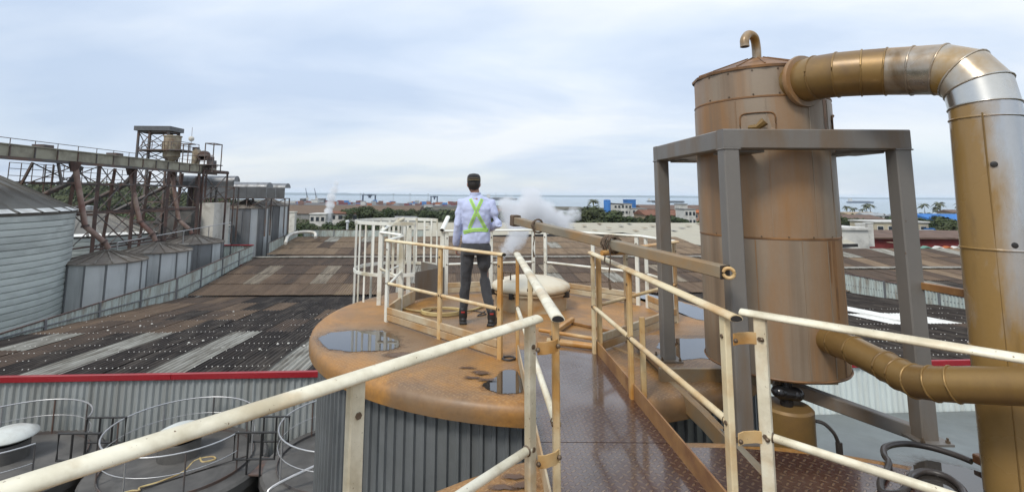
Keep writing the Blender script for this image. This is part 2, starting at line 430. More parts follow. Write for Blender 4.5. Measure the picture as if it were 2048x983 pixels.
def patch_mesh(name, out, z, mat, centre=None):
    """thin film: rings shrinking to the middle, 'edge' runs 0 at the border to 1 inside"""
    n = len(out); P = [Vector((x, y, 0)) for x, y in out]; area = [(P[i]+P[(i+1) % n])/2 for i in range(n)]
    c = sum(P, Vector())/n if centre is None else Vector((*centre, 0))
    rings = [(1.0, 0.0), (0.90, 0.35), (0.76, 0.8), (0.5, 1.0), (0.05, 1.0)] if mat == 'puddle_water' else [(1.0, 0.0), (0.8, 0.28), (0.6, 0.58), (0.35, 0.9), (0.05, 1.0)]; mb = MB(); att = []
    for s_, e_ in rings:
        for p in P:
            q = c + (p-c)*s_; mb.v.append(Vector((q.x, q.y, z))); att.append(e_)
    mb.f = [(r_*n+i, r_*n+(i+1) % n, (r_+1)*n+(i+1) % n, (r_+1)*n+i) for r_ in range(len(rings)-1) for i in range(n)] + [tuple(4*n+i for i in range(n))]
    o = mk(name, mb, mat, smooth=0, recalc=False)
    at_ = o.data.attributes.new('edge', 'FLOAT', 'POINT'); at_.data.foreach_set('value', att); return o
def puddle(poly, label, seed, z=0.004, mat='puddle_water', amp=0.035, name='puddle', freq=5.0, margin=True):
    out = blob_plate(poly, z, seed, amp=amp, freq=freq)
    if mat == 'puddle_water' and margin:
        c = sum((Vector((x, y, 0)) for x, y in out), Vector())/len(out)
        big = [tuple((c + (Vector((x, y, 0))-c)*1.22)[:2]) for x, y in out]
        tag(patch_mesh('damp_patch', big, z-0.002, 'damp_patch'), 'damp stained margin round the ' + label.split(' on ')[0].split(' beside ')[0].split(' between ')[0], 'damp patch')
    return tag(patch_mesh(name, out, z, mat), label, 'puddle' if mat == 'puddle_water' else 'damp patch')
puddle([(-1.80,5.56),(-1.72,5.84),(-1.42,5.93),(-1.09,5.90),(-0.87,5.55),(-0.87,5.22),(-1.12,5.14),(-1.36,5.12),(-1.60,5.25)], 'bean-shaped rain puddle on the left rim of the orange deck', 2)
puddle([(0.07,4.44),(0.16,4.64),(0.26,4.70),(0.33,4.62),(0.33,4.3),(0.31,4.11),(0.13,4.10),(0.0,4.24)], 'small rain puddle beside the start of the checker plate walkway', 4)
puddle([(1.15,8.82),(1.82,8.43),(2.45,7.72),(2.60,7.1),(2.72,6.45),(2.95,6.5),(3.06,7.1),(2.72,8.05),(2.1,8.62),(1.45,8.95)], 'long curved puddle on the far right rim of the tank deck', 6, margin=False)
puddle([(-1.0,5.0),(-0.86,4.92),(-0.66,4.98),(-0.64,5.12),(-0.8,5.16),(-0.97,5.12)], 'damp patch in front of the bean-shaped puddle', 8, mat='damp_patch', name='damp_patch')
for i, (x, y) in enumerate([(-0.16,4.70),(-0.05,4.60),(-0.10,4.45),(0.02,4.40),(-0.02,4.55)]):
    o = puddle([(x-0.10,y-0.02),(x-0.02,y+0.035),(x+0.09,y+0.02),(x+0.10,y-0.02),(x,y-0.035)], 'dark wet boot mark on the orange deck by the small puddle', 20+i, z=0.006+0.002*i, mat='damp_patch', name='damp_patch', amp=0.03, freq=14)
    o['group'] = 'wet boot marks by the small puddle'
for i, (x, y) in enumerate([(0.10,2.86),(0.17,2.96),(0.03,2.78),(0.22,2.87)]):
    o = puddle([(x-0.10,y-0.02),(x-0.02,y+0.035),(x+0.08,y+0.03),(x+0.09,y-0.02),(x,y-0.035)], 'dark wet boot mark on the near deck left of the walkway', 40+i, z=0.006+0.002*i, mat='damp_patch', name='damp_patch', amp=0.03, freq=14)
    o['group'] = 'wet boot marks on the near deck'

# wet plate sheets laid on the near tank, right of the walkway
t = thing('deck_sheet', 'dark wet checker plate sheet on the near deck under the black hose', 'deck plate', (2.1, 2.4, 0.004))
seg = [(NTK.x + 2.5*math.cos(R(a)), NTK.y + 2.5*math.sin(R(a))) for a in range(20, 95, 4)]
mk('plate', MB().plate([(1.235,3.2),(1.235,1.2),(3.2,1.2)] + seg, 0.004, 0.012), 'deck_wet', t, smooth=0)
puddle([(2.35,2.98),(2.62,3.17),(2.95,2.85),(3.15,2.5),(2.9,2.42),(2.62,2.6)], 'shallow puddle between the loops of the black hose', 12, z=0.0165)

# ================================================================ walkway bridge
wk = thing('walkway', 'narrow wet checker plate walkway bridging the two tanks', 'walkway', (0.72, 3.9, 0))
for k, (ya, yb) in enumerate([(-0.6, 1.35), (1.36, 3.30), (3.31, 5.17)]):
    mk('floor_plate', MB().plate([(0.33-0.006*0,ya),(1.20-0.02*(ya-2.5),ya),(1.20-0.045*max(0,yb-2.8),yb),(0.33,yb)], 0.014, 0.024 + 0.001*(k % 2)), 'deck_wet', wk, smooth=0)
mk('toe_plate', MB().beam((1.205,1.2,0.075),(1.105,5.22,0.075),0.012,0.125,0.002), 'toe_rust', wk)
mk('toe_plate', MB().beam((0.325,1.2,0.075),(0.325,4.98,0.075),0.012,0.125,0.002), 'toe_board', wk)
mk('stringer', MB().sweep([(1.30,5.42,-0.06),(1.56,4.92,-0.06),(1.60,3.83,-0.06),(1.57,2.95,-0.045)], rect(0.055,0.13)), 'beam_weathered', wk)
mk('stringer', MB().beam((0.36,3.0,-0.25),(0.36,4.2,-0.25),0.06,0.1), 'grey_paint', wk)
mk('cross_bar', MB().tube([(0.66,5.40,0.045),(1.18,5.19,0.045)], 0.032, 14), 'cream_stained', wk)
mk('cross_bar', MB().tube([(0.62,5.80,0.05),(1.20,5.45,0.05)], 0.02, 12), 'cream_stained', wk)
mk('cross_bar', MB().beam((0.74,5.66,0.05),(1.08,6.30,0.05),0.05,0.05), 'cream_stained', wk)
mk('edge_angle', MB().beam((1.06,6.28,0.02),(1.62,5.72,0.02),0.04,0.03), 'toe_rust', wk)

# ================================================================ guard rails
OVAL = [(0.033*math.cos(a)*1.0, (0.022 if math.sin(a) > 0 else 0.012)*math.sin(a)) for a in [2*PI*i/16 for i in range(16)]]
def guardrail(label, pts, posts, mat='cream', pmat=None, mid=0.45, top=0.965, toe=None, toe_mat='toe_board', post_w=(0.055, 0.032), ext=(0, 0), foot=0.0, toe_z=0.0, mid_ext=None, caps=True):
    """pts: plan line of the rail; posts: parameters (segment, t) along it"""
    P = [Vector((x, y, 0)) for x, y in pts]
    g = thing('guardrail', label, 'guardrail', tuple(P[0]))
    Q = list(P)
    Q[0] = P[0] - (P[1]-P[0]).normalized()*ext[0]; Q[-1] = P[-1] + (P[-1]-P[-2]).normalized()*ext[1]
    up = Vector((0, 0, 1))
    tr = mk('top_rail', MB().sweep([q + up*top for q in Q], OVAL), mat, g, smooth=50)
    if caps:
        for e, nb in ((Q[0], Q[1]), (Q[-1], Q[-2])):
            d = (e-nb).normalized()
            mk('end_cap', MB().sweep([e + up*top, e + up*top + d*0.004], [(x*0.86, y*0.8) for x, y in OVAL]), 'dark_rubber', tr)
    if mid:
        for i in range(len(P)-1):
            mk('mid_rail', MB().tube([lerp(P[i], P[i+1], 0.016) + up*mid, lerp(P[i], P[i+1], 0.984) + up*mid], 0.0185, 12), mat, g, smooth=50)
    for pi, (i, tt) in enumerate(posts):
        p = lerp(P[i], P[i+1], tt); d = (P[i+1]-P[i]).normalized()
        q = mk('post', MB().sweep([p + up*foot, p + up*(top-0.008)], rect(post_w[0], post_w[1], 0.005), up=d.cross(up)), (pmat[pi] if isinstance(pmat, (list, tuple)) else pmat) or mat, g)
        nrm = d.cross(up)
        if mid:
            for sg in (-1, 1):
                if 0.02 < tt < 0.98 or (tt <= 0.02 and sg > 0) or (tt >= 0.98 and sg < 0):
                    mk('weld_bead', MB().tube([p + up*mid + d*sg*(post_w[0]/2+0.001), p + up*mid + d*sg*(post_w[0]/2+0.007)], 0.0225, 10, radii=[0.024, 0.0195]), 'steel_bolt', q)
        for z in (0.86, mid or 0.45):
            for sgn in (1, -1):
                mk('bolt', MB().sweep([p + up*z + nrm*sgn*0.014, p + up*z + nrm*sgn*0.022], [(0.011*math.cos(a), 0.011*math.sin(a)) for a in [PI/3*k for k in range(6)]]), 'steel_bolt', q, smooth=0)
    if toe:
        for i in range(len(P)-1):
            d = (P[i+1]-P[i]).normalized()
            for k in range(toe):
                mk('toe_board', MB().beam(P[i]+d*0.03 + up*(toe_z+0.055+k*0.082), P[i+1]-d*0.03 + up*(toe_z+0.055+k*0.082), 0.022+0.006*k, 0.076, 0.006), toe_mat, g)
    return g
def strap(parent, a, b, z, mat='cream_stained'):
    """bent flat link between two rail posts"""
    a = Vector((*a, z)); b = Vector((*b, z)); m = (a+b)/2 + (b-a).cross(Vector((0,0,1)))*0.22
    o = mk('link_strap', MB().sweep([a, lerp(a, m, 0.55), lerp(m, b, 0.45), b], rect(0.006, 0.055, 0.001)), mat, parent)
    for p in (a, b):
        mk('bolt', MB().ball(p + Vector((0, -0.02, 0)), 0.011, 8, 5), 'steel_bolt', o)
g = guardrail('close cream handrail sweeping diagonally across the lower left foreground', [(-1.35,0.53),(0.235,2.40)], [(0,0.08),(0,0.60),(0,0.985)], 'cream', mid=0.425, ext=(0,0.025))
strap(g, (0.245,2.37), (0.345,2.43), 0.85); strap(g, (0.245,2.37), (0.345,2.43), 0.37)
guardrail('left handrail of the walkway, ending in a black oval cap', [(0.322,4.98),(0.346,2.47)], [(0,0.01),(0,0.50),(0,0.985)], 'cream', ['cream_stained','cream_half','cream_half'], mid=0.47, ext=(0.03,0.05))
g = guardrail('right handrail of the walkway running under the tied beam', [(1.075,5.10),(1.19,2.52)], [(0,0.01),(0,0.43),(0,0.985)], 'cream_half', ['cream_half','cream_stained','cream_half'], mid=0.46, ext=(0.05,0.07))
mk('post', MB().sweep([(1.145,5.13,0),(1.145,5.13,0.93)], rect(0.05,0.032,0.004)), 'cream_stained', g)
mk('post', MB().sweep([(1.235,4.05,0),(1.235,4.05,0.60)], rect(0.04,0.03,0.004)), 'cream_stained', g)
g = guardrail('close cream handrail crossing in front of the vessel to the right edge', [(1.325,2.54),(2.20,1.60)], [(0,0.02),(0,0.88)], 'cream', mid=0.42, ext=(0.06,0))
strap(g, (1.335,2.52), (1.20,2.50), 0.86); strap(g, (1.335,2.52), (1.20,2.50), 0.41)
guardrail('stained handrail in front of the man, from the gate corner to the walkway', [(-1.19,6.33),(0.155,4.955)], [(0,0.0),(0,0.53),(0,1.0)], 'cream_half', ['white_paint','cream_half','cream_stained'], mid=0.455, toe=2, ext=(0.04,0.05))
guardrail('handrail on the right side of the tank deck behind the stand post', [(1.16,5.18),(2.40,6.40)], [(0,0.30),(0,0.98)], 'cream_stained', 'toe_board', mid=0.455, toe=2, ext=(-0.1,0.05))
guardrail('short white handrail on the far right corner of the tank deck', [(2.42,6.5),(2.27,7.22)], [(0,0.05),(0,0.95)], 'white_paint', mid=0.455, toe=2, ext=(0.04,0.05))
guardrail('white handrail along the far right edge, passing under the beam', [(2.22,7.32),(0.98,8.40)], [(0,0.02),(0,0.45),(0,0.98)], 'white_paint', mid=0.455, toe=2, ext=(0.05,0.04))
guardrail('white handrail on the far edge behind the man', [(0.84,8.42),(-0.62,8.02)], [(0,0.02),(0,0.5),(0,0.98)], 'white_paint', mid=0.455, toe=2, ext=(0.05,0.04))

# ---- ladder cage and its gate on the left
cg = thing('ladder_cage', 'round white safety cage of vertical bars on the left rim', 'ladder cage', (-1.32, 7.95, -0.6))
CC = Vector((-1.32, 7.95, 0)); cr = 0.68
A0, A1 = R(-62), R(-62-262)
def arc(c, r, a0, a1, z, n=28): return [(c[0]+r*math.cos(a0+(a1-a0)*i/n), c[1]+r*math.sin(a0+(a1-a0)*i/n), z) for i in range(n+1)]
mk('hoop', MB().sweep(arc(CC, cr, A0, A1, 1.12), rect(0.012, 0.05, 0.002)), 'white_paint', cg)
mk('hoop', MB().sweep(arc(CC, cr, A0, A1, 0.40), rect(0.012, 0.05, 0.002)), 'white_paint', cg)
mk('hoop', MB().sweep(arc(CC, cr, A0, A1, -0.5), rect(0.012, 0.05, 0.002)), 'white_paint', cg)
nb = 21
for k in range(nb):
    a = A0 + (A1-A0)*k/(nb-1); deg = math.degrees(a)
    p = CC + Vector((math.cos(a), math.sin(a), 0))*(cr-0.008)
    low = -0.6 if deg < -120 and deg > -265 else 0.40
    mk('bar', MB().sweep([p + Vector((0,0,low)), p + Vector((0,0,1.14))], rect(0.036, 0.009, 0.001), up=Vector((math.cos(a), math.sin(a), 0))), 'white_paint', cg, smooth=0)
mk('kick_panel', MB().beam((-1.05,8.55,0.21),(-0.66,8.02,0.21),0.008,0.44,0.001), 'grey_paint', cg)
mk('kick_panel', MB().beam((-1.0,7.46,0.22),(-0.62,8.0,0.22),0.008,0.40,0.001), 'grey_paint', cg)
gt = thing('access_gate', 'zigzag white gate rails beside the ladder cage', 'gate', (-1.2, 6.9, 0))
for a, b in (((-1.19,6.36,0.97),(-1.12,6.92,0.97)), ((-1.12,6.92,0.985),(-1.47,7.24,1.0)), ((-1.47,7.24,1.02),(-1.22,7.62,1.18))):
    mk('top_rail', MB().sweep([a, b], OVAL), 'white_paint', gt)
    mk('mid_rail', MB().tube([(a[0],a[1],0.42),(b[0],b[1],0.5)], 0.017, 10), 'white_paint', gt)
for x, y, h in ((-1.12,6.92,0.97),(-1.47,7.24,1.0),(-1.22,7.62,1.17),(-1.10,7.50,1.05)):
    mk('post', MB().sweep([(x,y,0),(x,y,h)], rect(0.06,0.035,0.004)), 'white_paint', gt)
mk('toe_board', MB().beam((-1.19,6.36,0.09),(-1.12,6.92,0.09),0.03,0.16), 'toe_board', gt)
mk('toe_board', MB().beam((-1.12,6.95,0.09),(-1.0,7.42,0.09),0.03,0.16), 'toe_board', gt)
st = thing('handrail_stub', 'short rising pipe handrail with open end left of the man', 'handrail', (-0.68, 8.05, 0))
mk('rail', MB().sweep([(-0.665,7.98,0.985),(-0.62,8.62,1.16)], [(x*1.15, y*1.3) for x, y in OVAL]), 'white_paint', st)
mk('end_cap', MB().sweep([(-0.665,7.977,0.984),(-0.6652,7.974,0.983)], [(x*0.95, y*1.05) for x, y in OVAL]), 'dark_rubber', st)
mk('post', MB().sweep([(-0.66,8.06,0),(-0.66,8.06,0.98)], rect(0.07,0.04,0.004)), 'white_paint', st)

# ---- manhole hatch
h = thing('manhole_hatch', 'round manhole on the tank deck with domed cream lid', 'hatch', (0.66, 7.25, 0))
HC = (0.66, 7.25, 0)
mk('neck', MB().lathe([(0.50,0),(0.50,0.20),(0.53,0.205),(0.53,0.23),(0.3,0.232)], HC, 40), 'toe_board', h)
mk('lid', MB().lathe([(0.52,0.235),(0.545,0.25),(0.55,0.285),(0.535,0.315),(0.48,0.345),(0.36,0.38),(0.2,0.40),(0.001,0.405)], HC, 48), 'lid_cream', h, smooth=60)
mk('lid_handle', MB().tube([(0.26,7.0,0.40),(0.26,7.0,0.50),(0.36,6.96,0.50),(0.36,6.96,0.40)], 0.011, 8), 'steel_bolt', h)
for a in range(0, 360, 45):
    p = Vector(HC) + Vector((math.cos(R(a+12)), math.sin(R(a+12)), 0))*0.54
    mk('clamp', MB().box((p.x, p.y, 0.215), (0.07, 0.05, 0.075), R(a+12)), 'dark_rubber', h)

# ---- hoses on the tank deck
loop = [(-0.55+0.26*math.cos(R(a))+0.02*math.sin(R(a*2)), 6.74+0.17*math.sin(R(a)), 0.016+0.013*(a//360)) for a in range(0, 1080, 20)]
pth = [(-1.10,6.98,0.016),(-0.95,6.86,0.016),(-0.78,6.80,0.016)] + bez(loop, 1)[6:] + [(-0.15,6.90,0.02),(0.0,7.15,0.018),(0.10,7.45,0.016),(0.14,7.62,0.016)]
tag(mk('hose', MB().tube(bez(pth, 3), 0.014, 8), 'hose_yellow', smooth=60), "coil of yellow hose on the deck by the man's feet", 'hose')
tag(mk('cable', MB().tube(bez([(-0.7,6.95,0.01),(-0.45,7.05,0.01),(-0.25,6.98,0.01),(0.03,6.75,0.01),(-0.08,6.62,0.01),(0.02,6.88,0.01)], 6), 0.007, 6), 'hose_black', smooth=60), "thin black cable lying behind the man's boots", 'cable')
tag(mk('cable', MB().tube(bez([(0.19,4.98,0.012),(0.27,5.0,0.012),(0.30,4.94,0.012),(0.24,4.89,0.012),(0.18,4.93,0.012),(0.20,5.0,0.012)], 6), 0.009, 6), 'hose_black', smooth=60), 'small loop of black cable by the foot of the stained rail post', 'cable')

# ================================================================ tied beam
bd = (Vector((1.51,3.22,1.07)) - Vector((0.335,5.6,1.262))).normalized()
B0 = Vector((0.335,5.6,1.262)); B1 = Vector((1.51,3.22,1.07))
bm_ = thing('lifting_beam', 'long square steel beam lying across the walkway with eye ring', 'beam', (1.1, 4.2, 0.96))
mk('bar', MB().beam(B0, B1, 0.078, 0.078, 0.006), 'beam_weathered', bm_)
mk('end_plate', MB().beam(B1, B1 + bd*0.006, 0.083, 0.083, 0.002), 'hose_black', bm_)
ring = [B1 + bd*0.03 + Vector((0.030*math.cos(R(a)), -0.012*math.cos(R(a)), 0.030*math.sin(R(a)))) for a in range(0, 360, 24)]
mk('eye_ring', MB().tube(ring, 0.011, 8, closed=True), 'cream_stained', bm_)
mk('end_clamp', MB().beam(B0 - bd*0.02, B0 + bd*0.05, 0.10, 0.12, 0.01), 'rope', bm_)
cl = lerp(B0, B1, 0.60)
sd = thing('pipe_saddle', 'orange pipe stub lashed between the beam and the handrail', 'pipe stub', tuple(cl - Vector((0,0,0.12))))
sdv = bd.cross(Vector((0,0,1))).normalized()
mk('pipe', MB().tube([cl - Vector((0,0,0.066)) - sdv*0.15, cl - Vector((0,0,0.066)) + sdv*0.10], 0.021, 12), 'cream_stained', sd)
mk('pipe_end', MB().tube([cl - Vector((0,0,0.066)) - sdv*0.153, cl - Vector((0,0,0.066)) - sdv*0.149], 0.017, 12), 'dark_rubber', sd)
def lashing(t, label, turns, tail, spread):
    c = lerp(B0, B1, t); mb = MB(); path = []
    for i in range(turns*12+1):
        a = 2*PI*i/12; k = i/(turns*12) - 0.5
        rr = 0.064 + 0.005*math.sin(i*1.7)
        path.append(c + bd*(k*spread + 0.010*math.sin(a*2.3)) + sdv*rr*math.cos(a) + Vector((0,0,1))*rr*1.05*math.sin(a))
    mb.tube(path, 0.0065, 6)
    e = path[-1]; tl = [e] + [e + Vector((0.01*math.sin(j*1.3), 0.01*math.cos(j), -tail*j/5)) for j in range(1, 6)]
    mb.tube(tl, 0.006, 6, radii=[0.006]*5 + [0.012])
    s0 = path[0]; mb.tube([s0, s0 + Vector((0.03, -0.02, -tail*0.25)), s0 + Vector((0.02, -0.03, -tail*0.45))], 0.006, 6)
    return tag(mk('rope_lashing', mb, 'rope', smooth=60), label, 'rope')
lashing(0.60, 'thick rope lashing over the beam at the walkway handrail', 5, 0.34, 0.11)
lashing(0.18, 'dark rope knotted near the far end of the beam', 3, 0.30, 0.04)

# ================================================================ vessel stand
PN, PR, PL, PB = (1.67,3.42), (2.82,3.40), (1.64,4.65), (2.80,4.63)
sdn = thing('vessel_stand', 'grey square steel frame carrying the brown vessel', 'stand', (2.2, 4.0, 0))
for (x, y), zb in ((PN, 0.0), (PR, 0.012), (PL, 0.10), (PB, 0.10)):
    q = mk('post', MB().sweep([(x,y,zb),(x,y,1.862)], rect(0.105,0.105,0.008)), 'grey_paint', sdn)
    mk('base_plate', MB().box((x,y,zb+0.008), (0.20,0.20,0.014)), 'grey_paint', q, smooth=0)
    for bx_ in (-0.078, 0.078):
        for by_ in (-0.078, 0.078):
            mk('anchor_bolt', MB().lathe([(0.013,zb+0.015),(0.013,zb+0.030),(0.007,zb+0.031),(0.007,zb+0.045),(0.001,zb+0.046)], (x+bx_,y+by_,0), 6), 'steel_bolt', q, smooth=0)
    mk('weld_line', MB().sweep([(x-0.053,y-0.053,1.862),(x+0.053,y-0.053,1.862),(x+0.053,y+0.053,1.862),(x-0.053,y+0.053,1.862)], [(0.006*math.cos(k*PI/3),0.006*math.sin(k*PI/3)) for k in range(6)], closed=True), 'grey_paint', q)
e = 0.0525
for a, b in ((PN,PR),(PL,PB)):
    mk('top_beam', MB().beam((a[0]-e,a[1],1.93),(b[0]+e,b[1],1.93),0.105,0.135,0.008), 'grey_paint', sdn)
for a, b in ((PN,PL),(PR,PB)):
    mk('top_beam', MB().beam((a[0],a[1]+e+0.001,1.93),(b[0],b[1]-e-0.001,1.93),0.105,0.135,0.008), 'grey_paint', sdn)
VC = Vector((2.235, 4.02, 0)); VR = 0.485
for sx in (-1, 1):
    for sy in (-1, 1):
        p = VC + Vector((sx*0.40, sy*0.44, 0))
        mk('gusset_plate', MB().plate([(VC.x+sx*0.30, VC.y+sy*0.34),(VC.x+sx*0.53, VC.y+sy*0.30),(VC.x+sx*0.53, VC.y+sy*0.57),(VC.x+sx*0.30, VC.y+sy*0.57)], 1.845, 1.861), 'grey_paint', sdn, smooth=0)
mk('brace', MB().beam((2.10,3.80,0.22),(2.80,3.47,0.03),0.085,0.085,0.006), 'grey_paint', sdn)
mk('tie_bar', MB().beam((2.86,3.42,0.97),(2.93,2.60,0.985),0.04,0.045,0.003), 'toe_rust', sdn)
pl = thing('stand_platform', 'low steel platform with wet pinkish top behind the near stand post', 'platform', (2.2, 5.0, 0))
mk('top_plate', MB().plate([(1.50,4.45),(2.95,4.45),(2.95,5.45),(1.72,5.45),(1.50,5.2)], 0.06, 0.10), 'deck_tan', pl, smooth=0)
mk('edge_channel', MB().beam((1.48,4.42,0.045),(2.97,4.42,0.045),0.04,0.12,0.004), 'beam_weathered', pl)
puddle([(1.60,4.60),(1.95,4.66),(2.2,4.55),(2.8,4.62),(2.85,5.2),(2.2,5.35),(1.85,5.3),(1.66,5.05)], 'wet film of rain water on the stand platform', 16, z=0.1025, amp=0.05, margin=False)

# ================================================================ vessel
vs = thing('process_vessel', 'tall rust-streaked brown cylindrical vessel hung in the grey stand', 'vessel', (VC.x, VC.y, 0.2))
Z_BOT, Z_TOP = 0.30, 2.50
bands = [(Z_BOT, 1.245), (1.25, 2.265), (2.27, Z_TOP)]
for i, (z0, z1) in enumerate(bands):
    r = VR - 0.004*(i == 2)
    mk('shell_band', MB().lathe([(r-0.004, z0), (r, z0+0.004), (r, z1-0.004), (r-0.004, z1)], VC, 96), 'vessel', vs, smooth=30)
mk('core', MB().lathe([(0.001, Z_BOT-0.06), (0.2, Z_BOT-0.05), (VR-0.06, Z_BOT+0.0), (VR-0.012, Z_BOT+0.02), (VR-0.012, Z_TOP-0.01)], VC, 64), 'vessel_rust', vs)
mk('bottom_rim', MB().lathe([(VR+0.004, Z_BOT+0.012), (VR+0.010, Z_BOT+0.004), (VR+0.004, Z_BOT-0.006), (VR-0.06, Z_BOT-0.02)], VC, 96), 'vessel_rust', vs)
for z in (1.2475, 2.2675):
    mk('seam_band', MB().lathe([(VR-0.003, z-0.010), (VR+0.0035, z-0.005), (VR+0.0035, z+0.005), (VR-0.003, z+0.010)], VC, 96), 'vessel_rust', vs)
lid = mk('cone_top', MB().lathe([(VR+0.012, Z_TOP-0.015), (VR+0.014, Z_TOP+0.004), (VR-0.01, Z_TOP+0.014), (0.10, Z_TOP+0.155), (0.001, Z_TOP+0.16)], VC, 16), 'vessel_rust', vs, smooth=10)
for k in range(16):
    a = 2*PI*k/16
    mk('fold_seam', MB().beam(VC + Vector((math.cos(a)*(VR-0.005), math.sin(a)*(VR-0.005), Z_TOP+0.016)), VC + Vector((math.cos(a)*0.1, math.sin(a)*0.1, Z_TOP+0.157)), 0.008, 0.008, 0), 'vessel_rust', lid)
for k, a in enumerate([-152, -128, -93, -70, -45, 0, 40, 90, 140]):
    c = VC + Vector((math.cos(R(a)), math.sin(R(a)), 0))*(VR+0.0005); d = Vector((-math.sin(R(a)), math.cos(R(a)), 0))
    for z0, z1 in ((Z_BOT+0.02, 1.235), (1.262, 2.25)):
        aa = R(a + (14 if z1 > 2 else 0)); c = VC + Vector((math.cos(aa), math.sin(aa), 0))*(VR+0.0005)
        mk('vertical_seam', MB().beam(c + Vector((0,0,z0)), c + Vector((0,0,z1)), 0.007, 0.005, 0, up=(math.cos(aa), math.sin(aa), 0)), 'vessel', vs)
for a in range(-170, 10, 20):
    for z in (1.262, 2.288, 2.47):
        p = VC + Vector((math.cos(R(a+7)), math.sin(R(a+7)), 0))*(VR+0.0)
        mk('rivet', MB().ball(p + Vector((0,0,z)), 0.0065, 6, 4), 'steel_bolt', vs)
# rust run below the lower branch and other run-off
def run_off(a, z0, z1, w, mat='vessel_rust'):
    mb = MB(); vv = []; n = 14
    for i in range(n+1):
        z = z0 + (z1-z0)*i/n; ww = w*(1-0.55*i/n)*(0.8+0.4*noise.noise(Vector((a*3, z*7, 1))))
        for s_ in (-1, 1):
            aa = R(a) + s_*ww/VR/2; vv.append((VC.x+(VR+0.0016)*math.cos(aa), VC.y+(VR+0.0016)*math.sin(aa), z))
    return mb.add(vv, [(2*i, 2*i+1, 2*i+3, 2*i+2) for i in range(n)])
for a, z0, z1, w in ((-62,1.235,0.70,0.05),(-57,0.48,0.31,0.05),(-68,1.235,0.95,0.03),(-60,2.25,2.02,0.06)):
    mk('rust_run', run_off(a, z0, z1, w), 'vessel_rust', vs, smooth=60)
# oval name plate cover with lug
for a, lug in ((-121, True), (-33, False)):
    ctr = R(a); mb = MB(); out = []
    W, H = 0.115, 0.085
    ol = []
    for k in range(40):
        tt = 2*PI*k/40; c_, s_ = math.cos(tt), math.sin(tt)
        ol.append((W*math.copysign(abs(c_)**0.4, c_), H*math.copysign(abs(s_)**0.4, s_)))
    pts = [VC + Vector(((VR+0.006)*math.cos(ctr+x/VR), (VR+0.006)*math.sin(ctr+x/VR), 2.065+y)) for x, y in ol]
    cvr = mk('cover_rim', MB().tube(pts, 0.006, 6, closed=True), 'vessel_rust', vs)
    mk('cover_plate', MB().add([VC + Vector(((VR+0.004)*math.cos(ctr+x/VR*0.98), (VR+0.004)*math.sin(ctr+x/VR*0.98), 2.065+y)) for x, y in ol], [tuple(range(40))]), 'vessel', cvr, smooth=0, recalc=False)
    if lug:
        n_ = Vector((math.cos(ctr), math.sin(ctr), 0)); b_ = VC + n_*(VR+0.005) + Vector((0,0,2.04))
        mk('lifting_lug', MB().tube([b_ + Vector((-0.05,0.02,0.0)), b_ + n_*0.05 + Vector((0.0,0,-0.005)), b_ + n_*0.075 + Vector((0.05,-0.01,0.035))], 0.02, 8, radii=[0.018,0.022,0.032]), 'duct_gold', cvr)
# goose-neck vent
gn = bez([(2.20,3.95,2.62),(2.195,3.94,2.74),(2.165,3.91,2.815),(2.10,3.87,2.825),(2.055,3.845,2.775),(2.05,3.84,2.715)], 6)
v_ = mk('vent_pipe', MB().tube(gn, 0.034, 16), 'duct', vs, smooth=60)
mk('vent_mouth', MB().tube([gn[-1] + Vector((0,0,0.002)), gn[-1] - Vector((0,0,0.003))], 0.029, 16), 'dark_rubber', v_)
# valve, drain and handle below
mk('valve_body', MB().ball((2.035,3.62,0.215), 0.052, 14, 10, (1.0,1.0,0.8)).ball((2.145,3.62,0.20), 0.052, 14, 10, (1.0,1.0,0.85)).tube([(2.03,3.62,0.21),(2.15,3.62,0.2)], 0.045, 12).tube([(2.09,3.64,0.30),(2.09,3.64,0.1)], 0.04, 12), 'black_gloss', vs, smooth=60)
dr = mk('drain_pot', MB().lathe([(0.03,0.12),(0.15,0.115),(0.165,0.10),(0.165,-0.30),(0.0,-0.30)], (2.10,3.66,0), 28), 'duct_gold', vs, smooth=40)
mk('valve_handle', MB().tube(bez([(2.25,3.62,0.03),(2.31,3.60,0.02),(2.36,3.58,-0.03),(2.385,3.58,-0.09)], 5), 0.012, 8).box((2.39,3.58,-0.14), (0.035,0.02,0.10)), 'hose_black', dr)

# ================================================================ ducts
def duct(path, r, mats, name, label, cat, rings=(), seg=28):
    d = thing(name, label, cat, tuple(Vector(path[0]) - Vector((0,0,0.2))))
    for i in range(len(path)-1):
        mb = MB()
        sec = [(math.cos(2*PI*k/seg)*r, math.sin(2*PI*k/seg)*r) for k in range(seg)]
        # sections meet on mitre planes
        P = [Vector(p) for p in path]
        def ringpts(j, d_in):
            p = P[j]; a = (P[j]-P[j-1]).normalized() if j else None; b = (P[j+1]-P[j]).normalized() if j < len(P)-1 else None
            n_ = (a+b).normalized() if a is not None and b is not None else (a if a is not None else b)
            up = Vector((0.31,0.23,0.92)); s1 = d_in.cross(up).normalized(); s2 = s1.cross(d_in).normalized(); out = []
            for x, y in sec:
                q = s1*x + s2*y; tt = -q.dot(n_)/d_in.dot(n_); out.append(p + q + d_in*tt)
            return out
        dv = (P[i+1]-P[i]).normalized()
        mb.add(ringpts(i, dv) + ringpts(i+1, dv), [(k, (k+1) % seg, seg+(k+1) % seg, seg+k) for k in range(seg)])
        s_ = mk('duct_section', mb, mats[i], d, smooth=50)
        if i+1 < len(P)-1 or i in rings:
            rp = ringpts(i+1, dv); c_ = P[i+1]
            mk('joint_band', MB().tube([c_ + (q-c_)*1.006 for q in rp], 0.006, 6, closed=True), mats[i], s_, smooth=60)
    return d
